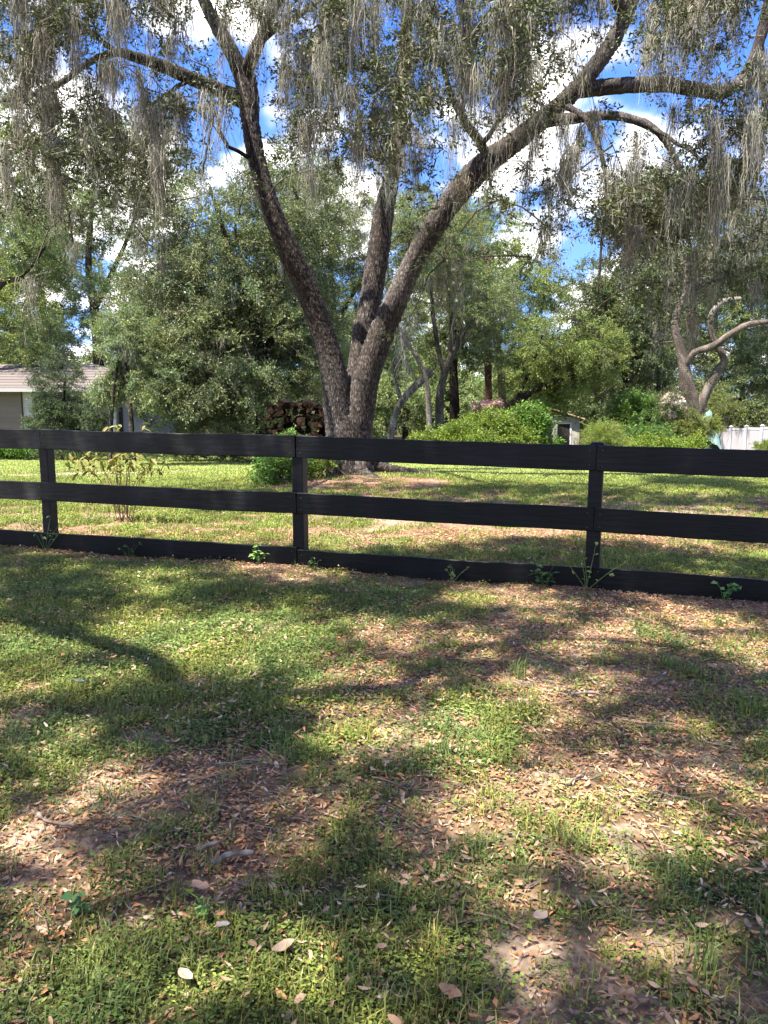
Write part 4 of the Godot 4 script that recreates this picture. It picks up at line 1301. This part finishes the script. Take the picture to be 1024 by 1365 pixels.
	for s in [[170, 612], [150, 606], [184, 572], [130, 608], [120, 614], [200, 616], [135, 622], [178, 602], [108, 620], [152, 576], [142, 604], [212, 612], [100, 612], [160, 622], [188, 626]]:
		var tip := at(s[0], s[1], 9.2 + rng.randfn(0, 0.15))
		var f := base + Vector3(rng.randfn(0, 0.05), 0, rng.randfn(0, 0.05))
		tube(wood, smooth_path([[f - base, 0.006], [f.lerp(tip, 0.5) + Vector3(0, 0.16, 0) - base, 0.005], [tip - base, 0.002]], 0.12), 5, 0.0, Color(0.17, 0.10, 0.06), false)
		for k in 15:
			var dir := Vector3(rng.randfn(0, 1), rng.randfn(-0.5, 0.35), rng.randfn(0, 1)).normalized()
			var o := obj("leaf", lv[rng.randi() % 3], M.grass, sap)
			o.transform = look(dir, rng.randf_range(-0.7, 0.7), rng.randf_range(0.7, 1.2), tip - base + rnd_dir() * 0.11 + Vector3(0, -0.02, 0))
	obj("stem", wood.mesh(), M.twig, sap)

	# stacked firewood between dense oak and trunk
	base = foot(412, 15.2)
	var pile := thing("firewood_stack", "dark weathered firewood stacked against the left of the big oak", "firewood", base)
	var row := 0
	var y := 0.07
	while y < 1.42:
		var x := -0.75 + (0.07 if row % 2 else 0.0)
		while x < 0.75:
			var r := rng.randf_range(0.05, 0.11)
			var m := MB.new()
			var g := rng.randf_range(0.6, 1.3)
			var q := Vector3(x + rng.randfn(0, 0.025), y + rng.randfn(0, 0.03), rng.randfn(0, 0.10))
			var end := q + Vector3(rng.randfn(0, 0.03), rng.randfn(0, 0.02), -0.42)
			var ring := []
			for s in 8:
				var a := TAU * s / 8.0 + row
				ring.append(Vector3(cos(a), sin(a), rng.randf_range(-0.25, 0.1)) * r * rng.randf_range(0.6, 1.2))
			for s in 8:
				m.quad(q + ring[s], end + ring[s], end + ring[(s + 1) % 8], q + ring[(s + 1) % 8], Color(0.06, 0.045, 0.036) * g)
				m.tri(q + Vector3(0, 0, 0.004), q + ring[s], q + ring[(s + 1) % 8], Color(0.085, 0.055, 0.037) * (g * rng.randf_range(0.85, 1.15) * (2.2 if (row * 7 + int(x * 40.0)) % 9 == 0 else 1.0)))
			obj("log", m.mesh(), M.bark, pile)
			x += rng.randf_range(0.125, 0.155)
		y += 0.125
		row += 1

	# pale teal tarpaulin over a heap, below the twisted oak
	base = foot(941, 42.0)
	var tarp := MB.new()
	var hh := at(941, 537, 42.0).y - base.y
	for j in 10:
		for i in 10:
			var c := []
			for q in [[0, 0], [1, 0], [1, 1], [0, 1]]:
				var u: float = (i + q[0]) / 10.0 * 2.0 - 1.0
				var v: float = (j + q[1]) / 10.0 * 2.0 - 1.0
				var e := clampf(1.0 - pow(absf(u), 3.0), 0, 1) * clampf(1.0 - pow(absf(v), 3.0), 0, 1)
				c.append(Vector3(u * 0.85, hh * clampf((1.12 - pow(absf(u + 0.15), 1.4)) * (1.0 - 0.7 * pow(absf(v), 2.0)), 0.0, 1.0) * (0.9 + 0.1 * sin(u * 9.0 + v * 4.0)) * (0.93 + 0.09 * n1.get_noise_2d(u * 20.0, v * 20.0)), v * 0.6))
			tarp.quad(c[0], c[1], c[2], c[3], Color(0.17, 0.27, 0.26))
	tag(obj("tarpaulin", tarp.mesh(), M.plain, self, base), "pale teal tarpaulin draped over a heap below the twisted oak", "tarpaulin")


# ---------- weeds, grass and leaf litter
func build_ground_cover() -> void:
	var wc := [Color(0.085, 0.125, 0.030), Color(0.11, 0.155, 0.04), Color(0.14, 0.175, 0.05), Color(0.07, 0.11, 0.032)]
	var gc := [Color(0.12, 0.15, 0.045), Color(0.15, 0.18, 0.055), Color(0.21, 0.20, 0.085), Color(0.10, 0.13, 0.04)]
	var weeds := []
	for k in 6: weeds.append(weed(24, 0.085, 0.021, 0.011, 0.04, wc))
	for k in 2: weeds.append(weed(18, 0.075, 0.017, 0.015, 0.035, wc))
	var tufts := []
	for k in 5: tufts.append(blades(18, 0.05, 0.025, 0.085, 0.002, gc, 0.9))
	var a := []; var c := PackedColorArray()
	var ga := []; var gcol := PackedColorArray()
	for k in 80000:
		var d := 0.9 + 7.2 * pow(rng.randf(), 0.62)
		var x := rng.randf_range(-1, 1) * (0.62 * d + 1.0)
		var g := green(x, -d)
		if rng.randf() > smoothstep(0.24, 0.85, g) * (0.52 + 0.16 * smoothstep(4.5, 2.5, d)) + 0.07: continue
		var v := n1.get_noise_2d(x * 16.0, d * 16.0 + 40.0)
		var warm := clampf(0.5 + n2.get_noise_2d(x * 9.0, -d * 9.0 + 11.0) * 1.6, 0.0, 1.0)
		var t := tint(Color(0.9 + 0.45 * warm, 1.0 + 0.22 * warm, 0.95) * (1.05 + 0.5 * v), 0.25)
		var p := Vector3(x, H(x, -d), -d)
		var fine := lerpf(0.72, 1.0, smoothstep(2.0, 4.0, d))
		var off := 6.47 - 0.353 * x - d          # metres in front of the boards
		if off < 0.4 and off > -0.2 and rng.randf() < 0.2: continue
		var low := lerpf(0.35 if rng.randf() < 0.8 else 0.9, 1.0, smoothstep(0.05, 0.7, off)) if off > -0.3 else 1.0
		if rng.randf() < 0.64:
			a.append(Transform3D(Basis(Vector3.UP, rng.randf() * TAU).scaled(Vector3.ONE * rng.randf_range(0.6, 1.25) * fine * maxf(low, 0.5)), p)); c.append(t)
		else:
			ga.append(Transform3D(Basis(Vector3.UP, rng.randf() * TAU).scaled(Vector3.ONE * rng.randf_range(0.5, 1.1) * low), p)); gcol.append(t)
	for o in scatter("weeds", weeds, a, c, M.grass): tag(o, "low broad leaved weeds covering the near ground", "weeds")
	for o in scatter("grass", tufts, ga, gcol, M.grass): tag(o, "thin grass tufts scattered through the near weeds", "grass")
	# the yard behind the fence, then the lawn
	var patch := []
	for k in 4: patch.append(blades(70, 0.17, 0.018, 0.062, 0.004, gc, 0.9))
	a = []; c = PackedColorArray()
	for k in 26000:
		var d := 6.4 + 8.6 * rng.randf()
		var x := rng.randf_range(-1, 1) * (0.62 * d + 1.5)
		if d < 6.8 - 0.35 * x: continue
		var g := green(x, -d)
		if rng.randf() > smoothstep(0.2, 0.75, g) * 0.75 + 0.04: continue
		var v := n1.get_noise_2d(x * 9.0, d * 9.0)
		a.append(Transform3D(Basis(Vector3.UP, rng.randf() * TAU).scaled(Vector3.ONE * rng.randf_range(0.6, 1.1)), Vector3(x, H(x, -d), -d)))
		c.append(tint(Color(1.12, 1.2, 0.9) * (1.2 + 0.5 * v), 0.2))
	for o in scatter("grass", patch, a, c, M.grass): tag(o, "patchy grass of the yard just behind the black fence", "grass")
	var lawn := []
	for k in 3: lawn.append(blades(150, 0.42, 0.02, 0.06, 0.008, [Color(0.25, 0.30, 0.085), Color(0.30, 0.345, 0.115), Color(0.20, 0.26, 0.07)], 0.8))
	a = []; c = PackedColorArray()
	for k in 15000:
		var d := 14.0 + 20.0 * pow(rng.randf(), 0.8)
		var x := rng.randf_range(-1, 1) * (0.62 * d + 2.0)
		var g := green(x, -d)
		if rng.randf() > smoothstep(0.2, 0.6, g): continue
		a.append(Transform3D(Basis(Vector3.UP, rng.randf() * TAU).scaled(Vector3(1, rng.randf_range(0.7, 1.2), 1)), Vector3(x, H(x, -d), -d)))
		c.append(tint(Color(1, 1, 1) * (1.0 + 0.3 * n1.get_noise_2d(x * 5.0, d * 9.0)), 0.12))
	for o in scatter("lawn_grass", lawn, a, c, M.grass): tag(o, "sunny mown lawn beyond the big oak", "grass")

	# fallen leaves: the largest in the picture one by one, the rest as litter
	var kinds := [Color(0.42, 0.29, 0.19), Color(0.33, 0.21, 0.13), Color(0.46, 0.345, 0.25), Color(0.40, 0.215, 0.11), Color(0.27, 0.18, 0.125)]
	var leaves := []
	for k in 10: leaves.append(dry_leaf(rng.randf_range(0.038, 0.052), rng.randf_range(0.015, 0.022), rng.randf_range(0.05, 0.5), kinds[k % 5]))
	var all := []
	for k in 40000:
		var d := 1.3 + 6.5 * pow(rng.randf(), 0.72)
		var x := rng.randf_range(-1, 1) * (0.58 * d + 0.7)
		var g := green(x, -d)
		var clump := n2.get_noise_2d(x * 14.0 + 5.0, -d * 14.0)
		if rng.randf() > 0.32 + 0.9 * clump + 0.5 * (0.6 - g) - 0.5 * sand(x, -d): continue
		var up := rng.randf_range(0.003, 0.014) + 0.042 * smoothstep(0.3, 0.8, g) * rng.randf()
		var tf := Transform3D(Basis(Vector3.UP, rng.randf() * TAU) * Basis(Vector3.RIGHT, rng.randfn(0, 0.22)) * Basis(Vector3.BACK, rng.randfn(0, 0.3) + (PI if rng.randf() < 0.25 else 0.0)), Vector3(x, H(x, -d) + up, -d))
		tf.basis = tf.basis.scaled_local(Vector3(rng.randf_range(0.6, 1.2), 1.0, 1.0) * rng.randf_range(0.32, 0.85))
		all.append([d if absf(x) < 0.49 * d and d > 1.66 else d + 20.0, tf, rng.randi() % 10])
	all.sort_custom(func(p, q): return p[0] < q[0])
	var words := ["dry tan oak leaf lying among the nearest weeds", "dull brown oak leaf lying among the nearest weeds", "pale buff oak leaf lying among the nearest weeds", "rusty orange oak leaf lying among the nearest weeds", "dark brown oak leaf lying among the nearest weeds"]
	var la := []; var lc := PackedColorArray(); var lk := []
	for k in all.size():
		if k < 280:
			var o := obj("fallen_leaf", leaves[all[k][2]], M.dry)
			o.transform = all[k][1]
			tag(o, words[all[k][2] % 5], "leaf", "fallen oak leaves near the camera")
		else:
			lk.append(all[k])
	for q in 10:
		la = []; lc = PackedColorArray()
		for e in lk:
			if e[2] == q:
				la.append(e[1]); lc.append(tint(Color(1, 1, 1), 0.3))
		tag(many("leaf_litter", leaves[q], la, lc, M.dry), "brown fallen oak leaves strewn over the near ground", "leaf litter")
	# litter behind the fence, under the oak
	la = []; lc = PackedColorArray()
	for k in 9000:
		var d := 6.2 + 9.5 * rng.randf()
		var x := rng.randf_range(-1, 1) * (0.58 * d + 1.0)
		if d < 6.8 - 0.35 * x: continue
		if rng.randf() > 0.9 - green(x, -d): continue
		la.append(Transform3D(Basis(Vector3.UP, rng.randf() * TAU) * Basis(Vector3.BACK, rng.randfn(0, 0.4)), Vector3(x, H(x, -d) + 0.012, -d)))
		lc.append(tint(Color(1, 0.9, 0.85), 0.3))
	for o in scatter("leaf_litter", leaves.slice(0, 5), la, lc, M.dry): tag(o, "fallen leaves round the foot of the big oak", "leaf litter")
	# crumbs of leaf, bark and moss that cover the bare soil
	var crumbs := []
	for k in 5:
		var m := MB.new()
		for q in 7:
			var o := Vector3(rng.randfn(0, 0.03), rng.randf_range(0.001, 0.008), rng.randfn(0, 0.03))
			var dir := Vector3(rng.randfn(0, 1), rng.randfn(0, 0.2), rng.randfn(0, 1)).normalized()
			var cc: Color = kinds[rng.randi() % 5] * rng.randf_range(0.55, 1.15)
			m.leaf(o, dir, (Vector3.UP + rnd_dir() * 0.5).normalized(), rng.randf_range(0.012, 0.034), rng.randf_range(0.004, 0.014), cc, 0.2)
		crumbs.append(m.mesh())
	la = []; lc = PackedColorArray()
	for k in 34000:
		var d := 1.2 + 7.4 * pow(rng.randf(), 0.65)
		var x := rng.randf_range(-1, 1) * (0.6 * d + 0.8)
		if rng.randf() > 1.15 - green(x, -d) - 0.75 * sand(x, -d): continue
		la.append(Transform3D(Basis(Vector3.UP, rng.randf() * TAU).scaled(Vector3.ONE * rng.randf_range(0.7, 1.3)), Vector3(x, H(x, -d) + 0.003, -d)))
		lc.append(tint(Color(1, 0.95, 0.92), 0.35))
	for o in scatter("leaf_litter", crumbs, la, lc, M.dry): tag(o, "crumbled leaf and bark litter over the bare soil", "leaf litter")
	# broken twigs and stalks
	var stick := []
	for k in 4:
		var m := MB.new()
		var p := Vector3(-0.06, 0, 0)
		for q in 3:
			var e := p + Vector3(0.04, rng.randfn(0, 0.003), rng.randfn(0, 0.008))
			var s := Vector3(0, 0, 0.0016)
			var u := Vector3(0, 0.0022, 0)
			m.quad(p - s, p + u, e + u, e - s, Color(0.24, 0.19, 0.15)); m.quad(p + u, p + s, e + s, e + u, Color(0.20, 0.155, 0.12))
			p = e
		stick.append(m.mesh())
	la = []; lc = PackedColorArray()
	for k in 5000:
		var d := 1.3 + 6.2 * pow(rng.randf(), 0.7)
		var x := rng.randf_range(-1, 1) * (0.58 * d + 0.7)
		if rng.randf() > 1.1 - green(x, -d): continue
		la.append(Transform3D(Basis(Vector3.UP, rng.randf() * TAU).scaled(Vector3.ONE * rng.randf_range(0.4, 1.6)), Vector3(x, H(x, -d) + 0.008, -d)))
		lc.append(tint(Color(1, 1, 1), 0.4))
	for o in scatter("twig_litter", stick, la, lc, M.dry): tag(o, "bits of broken twig lying in the leaf litter", "twig litter")


func build_small_things() -> void:
	# sticks lying in the grass
	for s in [[[262, 1140], [285, 1132], [297, 1128], 0.008, "short grey curved stick lying in litter left of the lower middle", Color(0.22, 0.175, 0.145)], [[282, 1160], [305, 1148], [338, 1144], 0.0105, "thick pale broken branch piece lying left of the lower middle", Color(0.23, 0.185, 0.15)], [[752, 1052], [772, 1040], [780, 1034], 0.006, "thin straight twig beside the small bare sandy patch", Color(0.2, 0.165, 0.135)], [[760, 930], [790, 928], [802, 932], 0.008, "grey twig lying on bare ground right of the sunny sand", Color(0.2, 0.17, 0.14)], [[48, 1085], [62, 1100], [100, 1108], 0.006, "dark forked twig lying on litter at the lower left", Color(0.20, 0.16, 0.13)], [[215, 1015], [205, 1025], [200, 1032], 0.005, "thin dark twig near the sunlit litter on the left", Color(0.16, 0.13, 0.11)]]:
		var m := MB.new()
		var pts := []
		var p0 := gnd(s[1][0], s[1][1])
		for k in 3:
			var p := gnd(s[k][0], s[k][1])
			pts.append([p - p0 + Vector3(0, s[3] + 0.012, 0), s[3] * (1.0 - 0.2 * k)])
		tube(m, smooth_path(pts, 0.008), 12, 0.004, s[5])
		tag(obj("stick", m.mesh(), M.twig, self, p0), s[4], "stick", "sticks lying on the near ground")
	# one scrap of blue plastic
	var bp := gnd(108, 912)
	var b := MB.new()
	for k in 5:
		var q := Vector3(-0.03 + k * 0.012, 0.02 + 0.006 * (k % 2), 0.0)
		b.quad(q, q + Vector3(0, 0.004, 0.026), q + Vector3(0.012, 0.008 - 0.012 * (k % 2), 0.024), q + Vector3(0.012, 0.006 - 0.012 * (k % 2), 0), Color(0.16, 0.26, 0.48))
	tag(obj("plastic_scrap", b.mesh(), M.vinyl, self, bp), "small crumpled blue plastic scrap in the weeds on the left", "litter")
	# pale large leaves that stand out
	for s in [[378, 1277, 0.062, 0.040, "broad pale tan leaf lying flat on green weeds near the bottom", Color(0.40, 0.29, 0.21)], [248, 1316, 0.062, 0.03, "pale pinkish curled leaf lying near the bottom left of centre", Color(0.37, 0.27, 0.21)], [600, 1338, 0.06, 0.034, "orange brown broad leaf near the bottom edge right of centre", Color(0.40, 0.23, 0.13)], [268, 1195, 0.07, 0.04, "crumpled orange tan leaf lying beside the small lime weed", Color(0.43, 0.27, 0.17)], [298, 1247, 0.04, 0.028, "small round pale grey leaf left of the broad tan leaf", Color(0.36, 0.32, 0.285)], [720, 1235, 0.055, 0.034, "pale buff leaf tilted among dark weeds right of lower middle", Color(0.35, 0.27, 0.21)]]:
		var p := gnd(s[0], s[1])
		var o := obj("large_fallen_leaf", dry_leaf(s[2], s[3], 0.12, s[5]), M.dry, self, p + Vector3(0, 0.035, 0))
		o.rotation = Vector3(0.12, 1.4 + s[0] * 0.01, 0.1)
		tag(o, s[4], "leaf", "large fallen leaves near the camera")
	# weeds that climb the fence boards
	for s in [[345, 742, 0.20, 0.05, 26, "leafy light green weed in front of the bottom board left of middle post", Color(0.15, 0.26, 0.07)], [785, 745, 0.42, 0.05, 22, "pale yellow green weed growing up the right fence post", Color(0.22, 0.29, 0.09)], [726, 778, 0.24, 0.06, 26, "dark drooping weed against the bottom board left of right post", Color(0.06, 0.12, 0.04)], [965, 800, 0.16, 0.055, 22, "round leaved green vine on the bottom board at the right", Color(0.13, 0.25, 0.08)], [60, 728, 0.40, 0.045, 24, "thin vine climbing the left fence post", Color(0.12, 0.19, 0.06)], [172, 733, 0.18, 0.045, 16, "dark small weed in front of the left bottom board", Color(0.07, 0.12, 0.04)], [604, 778, 0.14, 0.045, 20, "lime green weed tuft below the fence between middle and right posts", Color(0.24, 0.32, 0.10)], [110, 1215, 0.07, 0.035, 16, "small rounded clover patch near the lower left corner", Color(0.10, 0.21, 0.07)], [275, 1222, 0.07, 0.04, 10, "small lime leaved weed in the grass left of lower middle", Color(0.21, 0.33, 0.10)], [420, 728, 0.12, 0.04, 14, "low green weed at the foot of the middle fence post", Color(0.12, 0.19, 0.06)]]:
		var p := gnd(s[0], s[1])
		if s[1] < 810 and s[1] > 700:          # these stand against the boards
			var rx := ray(s[0], s[1]).x
			var fd := 6.40 / (1.0 + 0.353 * rx)
			p = Vector3(rx * fd, H(rx * fd, -fd), -fd)
		var root := thing("weed_plant", s[5], "weed", p)
		var st := MB.new()
		var lm := []
		for k in 2:
			var m := MB.new()
			m.leaf(Vector3.ZERO, Vector3(0, 0, 1), Vector3.UP, s[3], s[3] * (0.75 if s[0] > 900 or s[0] < 120 else 0.5), s[6] * (0.9 + 0.25 * k), 0.15)
			lm.append(m.mesh())
		for k in 5:
			var tip := Vector3(rng.randfn(0, 0.35) * s[2], s[2] * rng.randf_range(0.55, 1.0), rng.randf_range(-0.1, 0.25) * s[2])
			tube(st, smooth_path([[Vector3(rng.randfn(0, 0.01), -0.01, 0), 0.003], [tip * 0.55 + Vector3(0, 0.02, 0), 0.0025], [tip, 0.0012]], 0.05), 4, 0.0, s[6] * 0.8, false)
			for q in s[4] / 5:
				var t := rng.randf_range(0.25, 1.0)
				var dir := Vector3(rng.randfn(0, 1), rng.randf_range(-0.4, 0.6), absf(rng.randfn(0, 1))).normalized()
				var o := obj("leaf", lm[rng.randi() % 2], M.grass, root)
				o.transform = look(dir, rng.randf_range(-0.6, 0.6), rng.randf_range(0.7, 1.25), tip * t + Vector3(0, 0.01, 0.006))
		obj("stem", st.mesh(), M.grass, root)
	# taller grass tufts one can tell apart
	for s in [[690, 905, 0.16, "upright green grass tuft on the sunny bare patch"], [1000, 800, 0.30, "tall thin grass stalks at the right end of the bottom board"], [480, 865, 0.13, "fine pale grass tuft left of the sunny bare patch"], [960, 835, 0.15, "green grass tuft on bare ground at the right edge"], [885, 890, 0.13, "bright small grass tuft right of the sunny bare patch"], [580, 890, 0.14, "green grass tuft at the edge of the sandy strip"], [345, 940, 0.14, "pale leaning grass tuft left of the middle of the near ground"], [930, 1290, 0.14, "dark grass clump at the lower right"], [1000, 955, 0.15, "wide green grass tuft at the right edge of the near ground"]]:
		var p := gnd(s[0], s[1])
		tag(obj("grass_tuft", blades(26, 0.05, s[2] * 0.45, s[2], 0.003, [Color(0.11, 0.17, 0.045), Color(0.16, 0.21, 0.06), Color(0.09, 0.14, 0.04)], 0.7), M.grass, self, p), s[3], "grass tuft", "grass tufts on the near ground")
